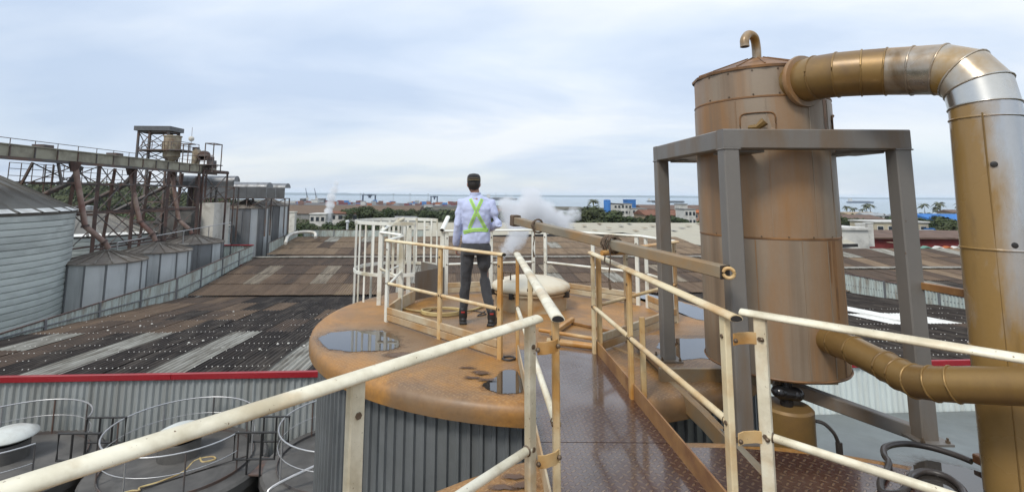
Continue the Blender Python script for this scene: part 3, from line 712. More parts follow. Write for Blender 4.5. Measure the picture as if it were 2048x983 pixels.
dp = [(2.27,3.60,2.365),(2.33,3.43,2.372),(2.40,3.33,2.368),(2.50,3.245,2.36),(2.60,3.165,2.35),(2.68,3.06,2.33),(2.755,2.95,2.31),(2.80,2.86,2.26),(2.815,2.80,2.165),(2.81,2.775,2.05),(2.808,2.772,1.98),(2.79,2.77,1.27),(2.785,2.77,0.75),(2.78,2.77,0.012)]
dm = ['duct_gold','duct_gold','duct_gold','duct_gold','duct','duct','duct_bright','duct_bright','duct_bright','duct_riser','duct_riser','duct_riser','duct_riser']
du = duct(dp, 0.152, dm, 'vent_duct', 'large metal duct from the vessel top bending down at the right edge', 'duct')
mk('collar_flange', MB().lathe([(0.15,-0.02),(0.185,-0.018),(0.19,0.0),(0.185,0.014),(0.15,0.016)], (2.295,3.525,2.366), 32, M=Vector((0.3,-0.95,0)).to_track_quat('Z','Y').to_matrix()), 'vessel', du)
for z, a in ((1.72, -128), (1.02, -125), (1.30, -112)):
    p = Vector((2.795, 2.77, z)) + Vector((math.cos(R(a)), math.sin(R(a)), 0))*0.1515
    mk('port_hole', MB().lathe([(0.001,0.003),(0.011,0.003),(0.016,0.001)], p, 12, M=Vector((math.cos(R(a)), math.sin(R(a)), 0)).to_track_quat('Z','Y').to_matrix()), 'dark_rubber', du)
mk('long_seam', MB().beam((2.805-0.115,2.77-0.10,2.0),(2.782-0.115,2.77-0.10,0.1),0.006,0.006,0), 'duct_gold', du)
pp = [(2.335,3.62,0.575),(2.345,3.46,0.582),(2.35,3.30,0.580),(2.356,3.06,0.562),(2.352,2.96,0.553),(2.350,2.86,0.552),(2.366,2.76,0.575),(2.40,2.68,0.600),(2.62,2.31,0.72),(2.85,1.92,0.84)]
pg = duct(pp, 0.085, ['duct_gold']*9, 'branch_pipe', 'golden brown pipe leaving the vessel bottom towards the right edge', 'pipe', seg=22)
mk('collar_flange', MB().lathe([(0.084,-0.012),(0.115,-0.01),(0.118,0.004),(0.084,0.01)], (2.338,3.56,0.577), 28, M=Vector((0.05,-1,0)).to_track_quat('Z','Y').to_matrix()), 'vessel_rust', pg)

# ---- hose and angle bar on the near deck
hp = [(2.83,3.10,0.03),(2.80,3.18,0.03),(2.72,3.27,0.03),(2.60,3.305,0.03),(2.46,3.26,0.03),(2.38,3.17,0.03),(2.335,3.08,0.03),(2.24,2.98,0.03),(2.13,2.88,0.03),(2.07,2.78,0.03),(2.16,2.78,0.035),(2.27,2.86,0.045),(2.36,2.95,0.03),(2.47,2.99,0.03),(2.54,2.93,0.03),(2.50,2.80,0.03),(2.38,2.68,0.03),(2.2,2.60,0.03)]
tag(mk('hose', MB().tube(bez(hp, 8), 0.017, 10), 'hose_black', smooth=60), 'thick black hose coiled on the wet plate at lower right', 'hose')
tag(mk('angle_bar', MB().beam((2.86,3.10,0.05),(2.95,2.35,0.05),0.05,0.05), 'toe_rust'), 'loose rusty steel angle at the foot of the large duct', 'steel bar')
# ================================================================ materials of the wider plant
weathered('roof_dark', (0.040,0.033,0.029), (0.026,0.022,0.020), 0.9, (0.7,0.9), stain=(0.085,0.072,0.06), samt=0.33, sscale=1.1, streak=(2.5,0.5,1), fine=14, spec=0.12)
weathered('roof_mid', (0.120,0.086,0.064), (0.090,0.066,0.051), 0.8, (0.7,0.9), stain=(0.07,0.055,0.045), samt=0.4, sscale=1.0, streak=(3,0.5,1), fine=14, spec=0.12)
weathered('roof_brown', (0.175,0.124,0.086), (0.140,0.100,0.070), 0.7, (0.7,0.9), stain=(0.11,0.078,0.056), samt=0.4, sscale=0.9, streak=(3,0.5,1), fine=12, spec=0.12)
weathered('roof_tan', (0.25,0.185,0.125), (0.20,0.145,0.095), 0.7, (0.7,0.9), stain=(0.16,0.115,0.08), samt=0.4, sscale=0.9, streak=(3,0.5,1), fine=12, spec=0.12)
weathered('roof_light', (0.38,0.37,0.325), (0.27,0.26,0.225), 1.2, (0.5,0.7), stain=(0.14,0.125,0.10), samt=0.5, sscale=1.1, streak=(4,0.5,1), fine=16, spec=0.12)
weathered('roof_faded', (0.31,0.265,0.20), (0.24,0.20,0.15), 1.0, (0.6,0.8), stain=(0.13,0.105,0.08), samt=0.5, sscale=1.1, streak=(5,0.4,1), fine=14, spec=0.12)
weathered('roof_white', (0.78,0.78,0.75), (0.68,0.68,0.64), 1.2, (0.45,0.6), stain=(0.5,0.48,0.44), samt=0.25, fine=16, spec=0.12)
weathered('roof_cream', (0.43,0.405,0.32), (0.38,0.35,0.275), 0.2, (0.6,0.8), stain=(0.40,0.36,0.28), samt=0.35, sscale=0.3, fine=4, spec=0.12)
weathered('bolt_white', (0.62,0.60,0.55), (0.5,0.48,0.44), 20, (0.4,0.6), bump=0)
weathered('wall_sheet', (0.33,0.35,0.345), (0.265,0.285,0.28), 0.8, (0.4,0.6), stain=(0.22,0.22,0.20), samt=0.35, sscale=0.8, streak=(3,3,0.3), bump=0.03)
weathered('wall_pale', (0.62,0.68,0.66), (0.55,0.61,0.59), 0.8, (0.4,0.6), stain=(0.45,0.47,0.44), samt=0.3, sscale=0.8, streak=(3,3,0.3), bump=0.03)
weathered('fence_sheet', (0.50,0.56,0.52), (0.42,0.48,0.45), 0.9, (0.35,0.55), stain=(0.25,0.23,0.19), samt=0.35, sscale=1.2, streak=(3,3,0.6), bump=0.03)
weathered('red_trim', (0.30,0.006,0.014), (0.25,0.006,0.013), 1.0, (0.35,0.5), bump=0)
weathered('steel_dark', (0.075,0.072,0.072), (0.11,0.10,0.095), 1.5, (0.5,0.7), stain=(0.14,0.075,0.05), samt=0.4, sscale=1.4)
weathered('steel_rust', (0.13,0.072,0.055), (0.085,0.052,0.044), 1.5, (0.6,0.8), stain=(0.05,0.04,0.038), samt=0.4, sscale=1.2)
weathered('spout_pipe', (0.33,0.26,0.21), (0.22,0.15,0.12), 1.2, (0.5,0.7), stain=(0.15,0.065,0.048), samt=0.5, sscale=1.0)
weathered('galv', (0.56,0.58,0.585), (0.48,0.50,0.505), 0.8, (0.42,0.58), metal=0.15, stain=(0.32,0.335,0.34), samt=0.35, sscale=0.7, streak=(3,3,0.25), bump=0.02)
weathered('galv_dark', (0.23,0.24,0.25), (0.175,0.18,0.19), 0.8, (0.35,0.55), metal=0.4, stain=(0.12,0.12,0.12), samt=0.35, sscale=0.7, streak=(3,3,0.25), bump=0.02)
weathered('silo_band', (0.58,0.62,0.59), (0.49,0.53,0.505), 0.7, (0.45,0.6), metal=0.1, stain=(0.36,0.385,0.365), samt=0.3, sscale=0.6, streak=(0.6,0.6,1.2), bump=0.02)
weathered('silo_roof', (0.175,0.165,0.14), (0.13,0.125,0.11), 0.6, (0.45,0.65), metal=0.2, stain=(0.09,0.08,0.065), samt=0.4, sscale=0.7)
weathered('silo_cap', (0.15,0.125,0.10), (0.10,0.085,0.07), 1.2, (0.6,0.8), stain=(0.24,0.22,0.19), samt=0.35, sscale=1.2)
weathered('gallery', (0.36,0.345,0.26), (0.30,0.285,0.215), 0.9, (0.5,0.7), stain=(0.17,0.15,0.11), samt=0.4, sscale=1.0)
weathered('hood_grey', (0.13,0.135,0.14), (0.10,0.105,0.11), 0.9, (0.4,0.55), metal=0.2, stain=(0.07,0.07,0.07), samt=0.35)
weathered('beige_steel', (0.40,0.35,0.25), (0.31,0.26,0.18), 1.2, (0.5,0.7), stain=(0.17,0.11,0.065), samt=0.45)
weathered('concrete', (0.15,0.142,0.13), (0.10,0.096,0.09), 0.8, (0.75,0.92), stain=(0.065,0.062,0.058), samt=0.5, sscale=0.9)
weathered('concrete_dark', (0.062,0.058,0.053), (0.045,0.042,0.040), 0.9, (0.6,0.85), stain=(0.12,0.115,0.105), samt=0.4, sscale=0.9)
weathered('concrete_wet', (0.165,0.185,0.185), (0.14,0.155,0.155), 0.7, (0.35,0.6), stain=(0.11,0.12,0.12), samt=0.4, sscale=0.6)
weathered('white_wall', (0.66,0.64,0.58), (0.56,0.54,0.48), 0.7, (0.6,0.8), stain=(0.38,0.35,0.3), samt=0.3)
weathered('black_paint', (0.014,0.014,0.015), (0.025,0.024,0.023), 4, (0.4,0.6))
weathered('galv_tube', (0.50,0.50,0.50), (0.40,0.40,0.40), 3, (0.3,0.45), metal=0.6, bump=0)
weathered('lid_pale', (0.58,0.60,0.57), (0.5,0.52,0.48), 2, (0.5,0.7), stain=(0.38,0.36,0.32), samt=0.3)

# ================================================================ warehouses
H4 = R(4.0); BU = Vector((math.cos(H4), math.sin(H4), 0)); BV = Vector((-math.sin(H4), math.cos(H4), 0)); B_O = Vector((0, 13.75, 0))
def BP(a, b, z): return B_O + BU*a + BV*b + Vector((0, 0, z))
def corr_mesh(name, w, l, pitch, amp, mat, per=4, thick=True):
    """corrugated sheet: waves across x, length along y, origin at the middle of its low edge"""
    mb = MB(); n = round(w/pitch)*per; vs = []
    for i in range(n+1):
        x = -w/2 + w*i/n; z = amp*math.sin(2*PI*i/per + 0.6)
        vs += [(x, 0, z), (x, l, z)]
    mb.add(vs, [(2*i, 2*i+2, 2*i+3, 2*i+1) for i in range(n)])
    me = mesh_of(name, mb, 0, recalc=False); me.materials.append(MAT[mat]); return me
SHEETS = {}
def sheet_mesh(l, mat, w=1.03, pitch=0.147, amp=0.028):
    k = (round(l, 2), mat, w)
    if k not in SHEETS: SHEETS[k] = corr_mesh('roof_sheet', w, l, pitch, amp, mat)
    return SHEETS[k]
def roof_slope(parent, a0, a1, b0, b1, z0, z1, rows, chooser, seed, w=1.0):
    """one pitch laid with separate sheets; (b0,z0) is the low edge, (b1,z1) the high edge"""
    rnd = random.Random(seed)
    ro = bpy.data.objects.new('roof', None); col.objects.link(ro); ro.parent = parent
    L = loc_of(parent)
    n = round((a1-a0)/w); ww = (a1-a0)/n
    up = 1 if b1 > b0 else -1
    run = abs(b1-b0)/rows; pitch = math.atan2(z1-z0, abs(b1-b0)); sl = run/math.cos(pitch)
    for i in range(n):
        for j in range(rows):
            m = chooser(i, j, rnd)
            if m is None: continue
            me = sheet_mesh(sl+0.16, m, round(ww+0.03, 3))
            o = bpy.data.objects.new('roof_sheet', me); col.objects.link(o); o.parent = ro
            t = j/rows
            p = BP(a0+(i+0.5)*ww, b0+(b1-b0)*t, z0+(z1-z0)*t + 0.012*(i % 2) + rnd.uniform(-0.004, 0.006)) - BV*up*0.08
            o.location = p - L
            o.rotation_euler = (pitch - 0.012 + rnd.uniform(-0.003, 0.003), 0, H4 + (0 if up > 0 else PI) + rnd.uniform(-0.004, 0.004))
    return ro
def corr_wall(p0, p1, z0, z1, pitch, amp, per=4):
    """vertical corrugated sheet between two plan points"""
    p0 = Vector(p0); p1 = Vector(p1); d = p1-p0; L = d.length; d = d/L; nrm = d.cross(Vector((0,0,1))); n = max(1, round(L/pitch))*per; vs = []
    for i in range(n+1):
        q = p0 + d*L*i/n + nrm*amp*(1 if (i % per) < per/2 else -1)
        vs += [(q.x, q.y, z0 if not callable(z0) else z0(i/n)), (q.x, q.y, z1 if not callable(z1) else z1(i/n))]
    return MB().add(vs, [(2*i, 2*i+2, 2*i+3, 2*i+1) for i in range(n)])
A0r, A1r = -15.7, 23.7
w1 = thing('warehouse', 'nearest warehouse with dark corrugated roof and red eave trim', 'warehouse', tuple(BP(4, 8, GZ)))
light_cols = {4: 2, 7: 2, 10: 2, 20: 2, 13: 1}
def ch1(i, j, r):
    jn = 5-j                     # row counted from the red trim
    if i in light_cols and jn < light_cols[i]: return 'roof_light'
    if i in (1, 2) and jn < 2: return r.choice(['roof_light', 'roof_mid'])
    if (i, jn) in ((30,3),(31,3),(32,2),(33,2),(34,2),(33,3)): return 'roof_white'
    if (i, jn) in ((9,3),(10,3),(6,4),(5,3)): return 'roof_brown'
    if i < 5 and jn > 1: return r.choice(['roof_mid', 'roof_mid', 'roof_dark', 'roof_brown'])
    return r.choices(['roof_dark', 'roof_mid', 'roof_light'], [0.93, 0.06, 0.01])[0]
roof_slope(w1, A0r, A1r, 16.2, 0.12, -4.27, -2.98, 6, ch1, 3)
# wall in sheets of about a metre, red trim in lengths
for k in range(40):
    a = A0r + k*0.985; z0 = GZ if a < 4.5 else -4.6
    mk('wall_sheet', corr_wall(BP(a, 0, 0), BP(a+0.985, 0, 0), z0, -3.08, 0.164, 0.018), 'wall_sheet' if a < 5 else 'wall_pale', w1, smooth=0, recalc=False)
for k in range(5):
    a = A0r + k*7.88
    mk('eave_trim', MB().beam(BP(a, -0.03, -3.02), BP(a+7.87, -0.03, -3.02), 0.10, 0.15, 0.01), 'red_trim', w1, smooth=0)
mb = MB()
for b in [0.55, 1.5, 2.45, 3.45, 4.5, 5.6, 6.8, 8.1, 9.5]:
    for i in range(int(39.4/0.147)):
        a = A0r + 0.06 + i*0.147; col_i = int((a-A0r)/1.01)
        if random.random() < 0.22 + 0.04*b or (col_i in light_cols and b < 5.4): continue
        p = BP(a, b, -2.98 - 0.0803*b + 0.035); s_ = 0.014
        mb.add([p+Vector((-s_,-s_,0)), p+Vector((s_,-s_,0)), p+Vector((s_,s_,0)), p+Vector((-s_,s_,0)), p+Vector((0,0,0.02))], [(0,1,4),(1,2,4),(2,3,4),(3,0,4)])
o = mk('bolt_caps', mb, 'bolt_white', w1, smooth=0); o['kind'] = 'stuff'
mk('end_wall', MB().plate([tuple(BP(A0r-0.05,0.1,0))[:2], tuple(BP(A0r-0.15,0.1,0))[:2], tuple(BP(A0r-0.15,16,0))[:2], tuple(BP(A0r-0.05,16,0))[:2]], GZ, -4.45), 'wall_sheet', w1, smooth=0)
mk('valley_gutter', MB().beam(BP(A0r,16.25,-4.36), BP(A1r,16.25,-4.36), 0.35, 0.08), 'roof_dark', w1)
# litter on the roof
for i, (a, b) in enumerate([(-13.2,6.0),(-12.6,6.9),(-12.4,7.3),(-9.2,3.6),(-8.9,3.9),(-6.3,3.2),(-6.0,3.3),(-5.4,2.9),(-5.1,2.6),(-6.6,2.5),(-4.7,3.4),(-10.6,10.4)]):
    p = BP(a, b, -2.98-0.0803*b+0.035)
    o = tag(mk('debris', MB().ball(p + Vector((0,0,0.02)), 0.045, 6, 4, (1.0, 0.8, 0.6)), 'bolt_white', smooth=0), 'white scrap lying loose on the dark warehouse roof', 'debris', 'scraps on the warehouse roof')

w2 = thing('warehouse', 'middle warehouse bay with patched brown corrugated roof', 'warehouse', tuple(BP(4, 21, GZ)))
def ch2(i, j, r):
    if i in (2, 6, 12, 17, 21, 25, 29, 34) and j in (1, 2): return r.choice(['roof_faded', 'roof_faded', 'roof_light'])
    if i in (4, 8, 15, 22, 30) and j == 1: return 'roof_mid'
    base = 'roof_brown' if j < 2 else 'roof_mid'
    return r.choices([base, 'roof_mid', 'roof_brown', 'roof_tan', 'roof_light'], [0.84, 0.06, 0.07, 0.03, 0.0])[0]
roof_slope(w2, A0r+0.2, A1r, 16.35, 26.0, -4.18, -3.28, 4, ch2, 5)
mk('ridge_cap', MB().beam(BP(A0r,26.05,-3.24), BP(A1r,26.05,-3.24), 0.45, 0.05), 'roof_light', w2)
mk('far_slope', MB().add([BP(A0r,26.1,-3.27),BP(A1r,26.1,-3.27),BP(A1r,35.4,-4.2),BP(A0r,35.4,-4.2)], [(0,1,2,3)]), 'roof_brown', w2, smooth=0)
mk('wall', MB().plate([tuple(BP(A0r,16.5,0))[:2], tuple(BP(A1r,16.5,0))[:2], tuple(BP(A1r,35,0))[:2], tuple(BP(A0r,35,0))[:2]], GZ, -4.5), 'wall_sheet', w2, smooth=0)
w3 = thing('warehouse', 'farthest warehouse bay with sandy brown roof below the back fence', 'warehouse', tuple(BP(3, 40, GZ)))
def ch3(i, j, r):
    if (i, j) in ((3,1),(6,1)): return 'roof_mid'
    return r.choices(['roof_tan', 'roof_brown', 'roof_light', 'roof_mid'], [0.84, 0.12, 0.03, 0.01])[0]
roof_slope(w3, -18.0, 26.0, 35.6, 45.0, -4.15, -3.25, 3, ch3, 6, w=1.25)
mk('wall', MB().plate([tuple(BP(-18,35.6,0))[:2], tuple(BP(26,35.6,0))[:2], tuple(BP(26,50,0))[:2], tuple(BP(-18,50,0))[:2]], GZ, -4.4), 'wall_sheet', w3, smooth=0)
w4 = thing('warehouse', 'neighbouring brown roofed warehouse on the right beyond the slanted fence', 'warehouse', tuple(BP(45, 20, GZ)))
def ch4(i, j, r):
    if i in (3, 7, 12, 17, 23, 29) and j in (1, 2): return 'roof_light'
    return r.choices(['roof_mid', 'roof_brown', 'roof_dark', 'roof_tan'], [0.6, 0.22, 0.1, 0.08])[0]
roof_slope(w4, 24.2, 66, 7.0, 19.5, -4.35, -3.30, 4, ch4, 8, w=1.2)
mk('ridge_cap', MB().beam(BP(24.2,19.6,-3.24), BP(66,19.6,-3.24), 0.6, 0.06), 'roof_light', w4)
def ch5(i, j, r):
    if i in (2, 6, 9, 13, 18, 22) and j == 1: return 'roof_light'
    return r.choices(['roof_brown', 'roof_mid', 'roof_tan'], [0.45, 0.4, 0.15])[0]
roof_slope(w4, 24.2, 66, 25.6, 32.0, -4.1, -3.25, 2, ch5, 9, w=1.6)
mk('far_slope', MB().add([BP(24.2,19.7,-3.3),BP(66,19.7,-3.3),BP(66,25.6,-4.15),BP(24.2,25.6,-4.15)], [(0,1,2,3)]), 'roof_mid', w4, smooth=0)
mk('wall', MB().plate([tuple(BP(24.4,7.3,0))[:2], tuple(BP(66,7.3,0))[:2], tuple(BP(66,34,0))[:2], tuple(BP(24.4,34,0))[:2]], GZ, -4.5), 'wall_sheet', w4, smooth=0)

# ---- sheet fences standing on the roof edges
def sheet_fence(label, a, bs, ztop, zbot, mat='fence_sheet', rail=True, along='b'):
    f = thing('sheet_fence', label, 'fence', tuple(BP(a, bs[0], zbot(bs[0]))))
    for k in range(len(bs)-1):
        b0, b1 = bs[k], bs[k+1]
        p0, p1 = (BP(a, b0, 0), BP(a, b1, 0)) if along == 'b' else (BP(b0, a, 0), BP(b1, a, 0))
        d = (p1-p0).normalized(); nrm = d.cross(Vector((0,0,1)))
        mk('fence_panel', corr_wall(p0+d*0.03, p1-d*0.03, lambda t: zbot(b0+(b1-b0)*t), lambda t: ztop(b0+(b1-b0)*t), 0.19, 0.016), mat, f, smooth=0, recalc=False)
        mk('post', MB().beam(p0+Vector((0,0,zbot(b0)-0.05)), p0+Vector((0,0,ztop(b0)+0.04)), 0.11, 0.11), 'galv_dark', f)
        mk('top_rail', MB().beam(p0+Vector((0,0,ztop(b0)+0.02)), p1+Vector((0,0,ztop(b1)+0.02)), 0.06, 0.05), 'steel_rust', f)
        if rail: mk('mid_rail', MB().beam(p0+nrm*0.03*1+Vector((0,0,0.42*ztop(b0)+0.58*zbot(b0))), p1+nrm*0.03+Vector((0,0,0.42*ztop(b1)+0.58*zbot(b1))), 0.05, 0.05), 'galv_dark', f)
    return f
zr1 = lambda b: -2.98-0.0803*b+0.02
sheet_fence('pale corrugated fence along the left edge of the dark roof', A0r-0.05, [-2.5, 0.7, 3.6, 6.5, 9.4, 12.3, 15.4], lambda b: -3.18+0.004*b, lambda b: zr1(max(0, b))-0.03)
sheet_fence('pale corrugated fence climbing beside the brown roof', A0r-0.05, [15.5, 18.2, 21.0, 23.6, 26.1], lambda b: -3.12+(b-15.5)*0.068, lambda b: -4.25+max(0,b-16.3)*0.094)
f = sheet_fence('short pale wall with red capping behind the brown roof fence', 26.15, [-19.6, -17.4, A0r-0.05], lambda b: -2.42, lambda b: -3.6, rail=False, along='a')
mk('red_capping', MB().beam(BP(-19.6,26.1,-2.36), BP(A0r,26.1,-2.36), 0.14, 0.07), 'red_trim', f)
sheet_fence('grey sheet fence along the far edge of the sandy roof', 45.2, [-17.4, -14.0, -10.6, -7.2, -3.8], lambda b: -2.55, lambda b: -3.35, rail=False, along='a')
sheet_fence('grey sheet fence climbing the left edge of the sandy roof', -18.0, [36.0, 40.5, 45.1], lambda b: -3.15+(b-36)*0.066, lambda b: -4.1+(b-36)*0.085, rail=False)
sheet_fence('pale sheet fence slanting across the roofs on the right', 23.75, [4.2, 7.4, 10.6, 13.8, 17.0], lambda b: -3.2+(b-4)*0.002, lambda b: zr1(b)-0.02)
an = thing('annex', 'low annex with wet grey concrete roof slab right of the tanks', 'annex', (12, 11, GZ))
mk('roof_slab', MB().plate([(4.6,9.0),(4.2,tuple(BP(4.6,-0.05,0))[1]),tuple(BP(26,-0.05,0))[:2],(26,9.0)], -4.55, -4.30), 'concrete_wet', an, smooth=0)
mk('wall', MB().plate([(4.9,9.3),(4.5,13.6),(25.5,14.9),(25.5,9.3)], GZ, -4.55), 'concrete', an, smooth=0)
tag(mk('rain_gutter', MB().tube(bez([(-19.5,50.0,-3.3),(-20.3,53.0,-2.75),(-19.8,55.5,-2.6),(-18.6,55.6,-2.7),(-18.1,54.6,-3.1)], 6), 0.16, 10), 'white_wall', smooth=60), 'white curved pipe at the far left corner of the sandy roof', 'pipe')

# ================================================================ lower tanks on the left
def low_tank(x, y, label, rail_gap, seed):
    Z = -4.25; c = (x, y, 0); rt = 1.72
    t = thing('storage_tank', label, 'tank', (x, y, GZ))
    mk('shell', MB().lathe([(rt-0.02, GZ), (rt-0.02, Z-0.24), (rt+0.05, Z-0.22), (rt+0.05, Z-0.05), (rt, Z)], c, 56), 'concrete_dark', t)
    mk('deck', MB().lathe([(rt, Z), (rt-0.12, Z+0.005), (0.001, Z+0.10)], c, 56), 'concrete', t)
    hr = 1.45
    for z, r_, m in ((Z+0.80, 0.017, 'galv_tube'), (Z+0.44, 0.009, 'galv_tube')):
        mk('hand_rail', MB().tube(arc(c, hr, R(rail_gap[0]), R(rail_gap[1]), z, 40), r_, 8), m, t, smooth=60)
    n = 9
    for k in range(n):
        a = R(rail_gap[0] + (rail_gap[1]-rail_gap[0])*k/(n-1))
        p = Vector((x+hr*math.cos(a), y+hr*math.sin(a), 0))
        mk('rail_post', MB().tube([p+Vector((0,0,Z)), p+Vector((0,0,Z+0.78))], 0.018, 6), 'steel_dark' if k % 3 else 'galv_tube', t)
    mk('kick_ring', MB().lathe([(hr-0.006, Z), (hr-0.006, Z+0.07), (hr+0.006, Z+0.07), (hr+0.006, Z)], c, 56), 'steel_dark', t)
    hx, hy = x-0.12, y+0.15
    m = mk('manhole', MB().lathe([(0.42, Z), (0.42, Z+0.42), (0.40, Z+0.44)], (hx, hy, 0), 28), 'concrete', t)
    mk('manhole_lid', MB().lathe([(0.46, Z+0.50), (0.50, Z+0.53), (0.49, Z+0.57), (0.3, Z+0.66), (0.001, Z+0.69)], (hx+0.03, hy+0.05, 0), 32), 'lid_pale', m, smooth=60)
    mk('manhole_mouth', MB().lathe([(0.001, Z+0.43), (0.40, Z+0.43)], (hx, hy, 0), 28), 'black_paint', m)
    for k in range(3):
        a = 2*PI*k/3 + 0.5
        mk('lid_stay', MB().tube([(hx+0.41*math.cos(a), hy+0.41*math.sin(a), Z+0.4), (hx+0.43*math.cos(a), hy+0.43*math.sin(a), Z+0.54)], 0.012, 6), 'steel_dark', m)
    return t
low_tank(-10.20, 11.40, 'leftmost low grey tank with ring handrail and pale lid', (20, 330), 1)
low_tank(-6.55, 11.60, 'middle low grey tank with ring handrail and yellow cord', (10, 345), 2)
low_tank(-3.00, 11.85, 'low grey tank half hidden behind the insulated tank', (-20, 300), 3)
def link_frame(x, y, label):
    g = thing('crossing_rail', label, 'rail', (x, y, -4.25)); Z = -4.25
    for dy in (0.0, -0.75):
        fr = [(x-0.42,y+dy,Z+0.82),(x+0.42,y+dy+0.03,Z+0.82),(x+0.42,y+dy+0.03,Z+0.30),(x-0.42,y+dy,Z+0.30)]
        mk('frame', MB().tube(fr, 0.022, 8, closed=True), 'black_paint', g)
        for k in (-0.14, 0.14):
            mk('upright', MB().tube([(x+k,y+dy+0.01,Z-0.25),(x+k,y+dy+0.01,Z+0.82)], 0.022, 8), 'black_paint', g)
    mk('step_plate', MB().box((x,y-0.38,Z-0.02),(0.95,0.7,0.03)), 'steel_dark', g)
link_frame(-8.37, 11.80, 'black pipe crossing rail between the leftmost and middle low tanks')
link_frame(-4.77, 11.90, 'black pipe crossing rail between the middle and right low tanks')
Zt = -4.20
tag(mk('cord', MB().tube(bez([(-6.15,11.65,Zt+0.03),(-6.00,11.5,Zt+0.02),(-5.80,11.62,Zt+0.02),(-5.95,11.72,Zt+0.02),(-6.20,11.55,Zt+0.02),(-6.20,11.1,Zt+0.02),(-6.45,10.75,Zt+0.02),(-6.70,10.55,Zt+0.02),(-6.65,10.45,Zt+0.02),(-6.85,10.4,Zt+0.02),(-7.15,10.05,Zt),(-7.55,9.7,-4.6)], 6), 0.018, 6), 'hose_yellow', smooth=60), 'yellow cord trailing over the middle low tank', 'cord')
tag(mk('cable', MB().tube(bez([(-5.15,11.7,Zt+0.05),(-5.55,11.45,Zt+0.02),(-5.95,11.1,Zt+0.02),(-6.40,10.72,Zt+0.02),(-6.65,10.5,Zt+0.02)], 6), 0.013, 6), 'hose_black', smooth=60), 'black cable lying on the middle low tank', 'cable')
lp = thing('chute', 'bright sheet metal chute with hand bar between the low tanks', 'chute', (-4.15, 10.3, -5.2))
mk('channel', MB().beam((-4.85,9.6,-5.25),(-3.75,10.6,-4.65),0.34,0.05), 'galv_tube', lp)
mk('hand_bar', MB().tube(bez([(-4.20,10.15,-4.55),(-4.15,10.35,-4.25),(-3.95,10.5,-4.05),(-2.55,11.0,-3.62)], 5), 0.03, 8), 'galv_tube', lp)
mk('hand_bar', MB().tube(bez([(-4.55,9.5,-5.0),(-3.95,9.85,-4.7),(-2.65,10.0,-4.62)], 5), 0.02, 8), 'galv_tube', lp)

# ================================================================ grain silos
def banded_silo(c, r, zeave, label, apex, nb=24):
    s_ = thing('grain_silo', label, 'silo', (c[0], c[1], GZ))
    hb = 0.285; me = None
    for k in range(nb):
        z1 = zeave - 0.12 - k*hb
        if me is None:
            o = mk('wall_band', MB().lathe([(r-0.07, z1-hb), (r, z1-hb+0.03), (r+0.008, z1-hb*0.6), (r+0.008, z1-hb*0.3), (r+0.004, z1-0.012), (r-0.07, z1)], (c[0], c[1], 0), 84), 'silo_band', s_, smooth=60, recalc=False); me = o
        else:
            o = bpy.data.objects.new('wall_band', me.data); col.objects.link(o); o.parent = s_; o.location = (0, 0, -k*hb)
    mk('base_wall', MB().lathe([(r-0.05, GZ), (r-0.05, zeave-0.1-nb*hb)], (c[0], c[1], 0), 64), 'concrete', s_)
    mk('eave_ring', MB().lathe([(r-0.03, zeave-0.14), (r+0.05, zeave-0.1), (r+0.06, zeave+0.0), (r-0.05, zeave+0.01)], (c[0], c[1], 0), 84), 'silo_roof', s_)
    n = 40; d = 2*PI/n; p = None
    for k in range(n):
        if p is None:
            mb = MB(); rr = [(r+0.10, zeave-0.02), (r*0.72, zeave+(apex-zeave)*0.30), (r*0.4, zeave+(apex-zeave)*0.62), (0.35, apex)]
            vs_ = []
            for (q, z) in rr:
                for a, dz in ((-d/2, 0.06), (-d/2*0.86, 0.0), (d/2*0.86, 0.0), (d/2, 0.06)):
                    vs_.append((c[0]+q*math.cos(a), c[1]+q*math.sin(a), z + dz*min(1, q/2)))
            fs = [(i*4+j, i*4+j+1, (i+1)*4+j+1, (i+1)*4+j) for i in range(3) for j in range(3)]
            p = mk('roof_panel', mb.add(vs_, fs), 'silo_roof', s_, smooth=20, recalc=False)
            q = mk('eave_flashing', MB().add([(c[0]+q_*math.cos(a), c[1]+q_*math.sin(a), z) for q_, z in ((r+0.12, zeave+0.015), (r-0.42, zeave+0.13*(apex-zeave)/3.2+0.09)) for a in (-d*0.40, d*0.40)], [(0,1,3,2)]), 'roof_white', s_, smooth=0, recalc=False)
        else:
            for src, nm in ((p, 'roof_panel'), (q, 'eave_flashing')):
                o = bpy.data.objects.new(nm, src.data); col.objects.link(o); o.parent = s_; o.rotation_euler = (0, 0, k*d)
    mk('roof_collar', MB().lathe([(0.5, apex-0.05), (0.5, apex+0.25), (0.001, apex+0.3)], (c[0], c[1], 0), 20), 'galv', s_)
    return s_
banded_silo((-27.0, 22.0), 7.2, 0.62, 'huge corrugated steel silo with ribbed cone roof at the left edge', 4.35)
banded_silo((-31.5, 40.0), 5.6, -1.55, 'corrugated silo with low cone seen between the conveyor trestle legs', 0.2, 12)
banded_silo((-27.0, 47.5), 3.0, -1.5, 'smaller corrugated silo behind the trestle, right of the other banded silo', -0.2, 12)
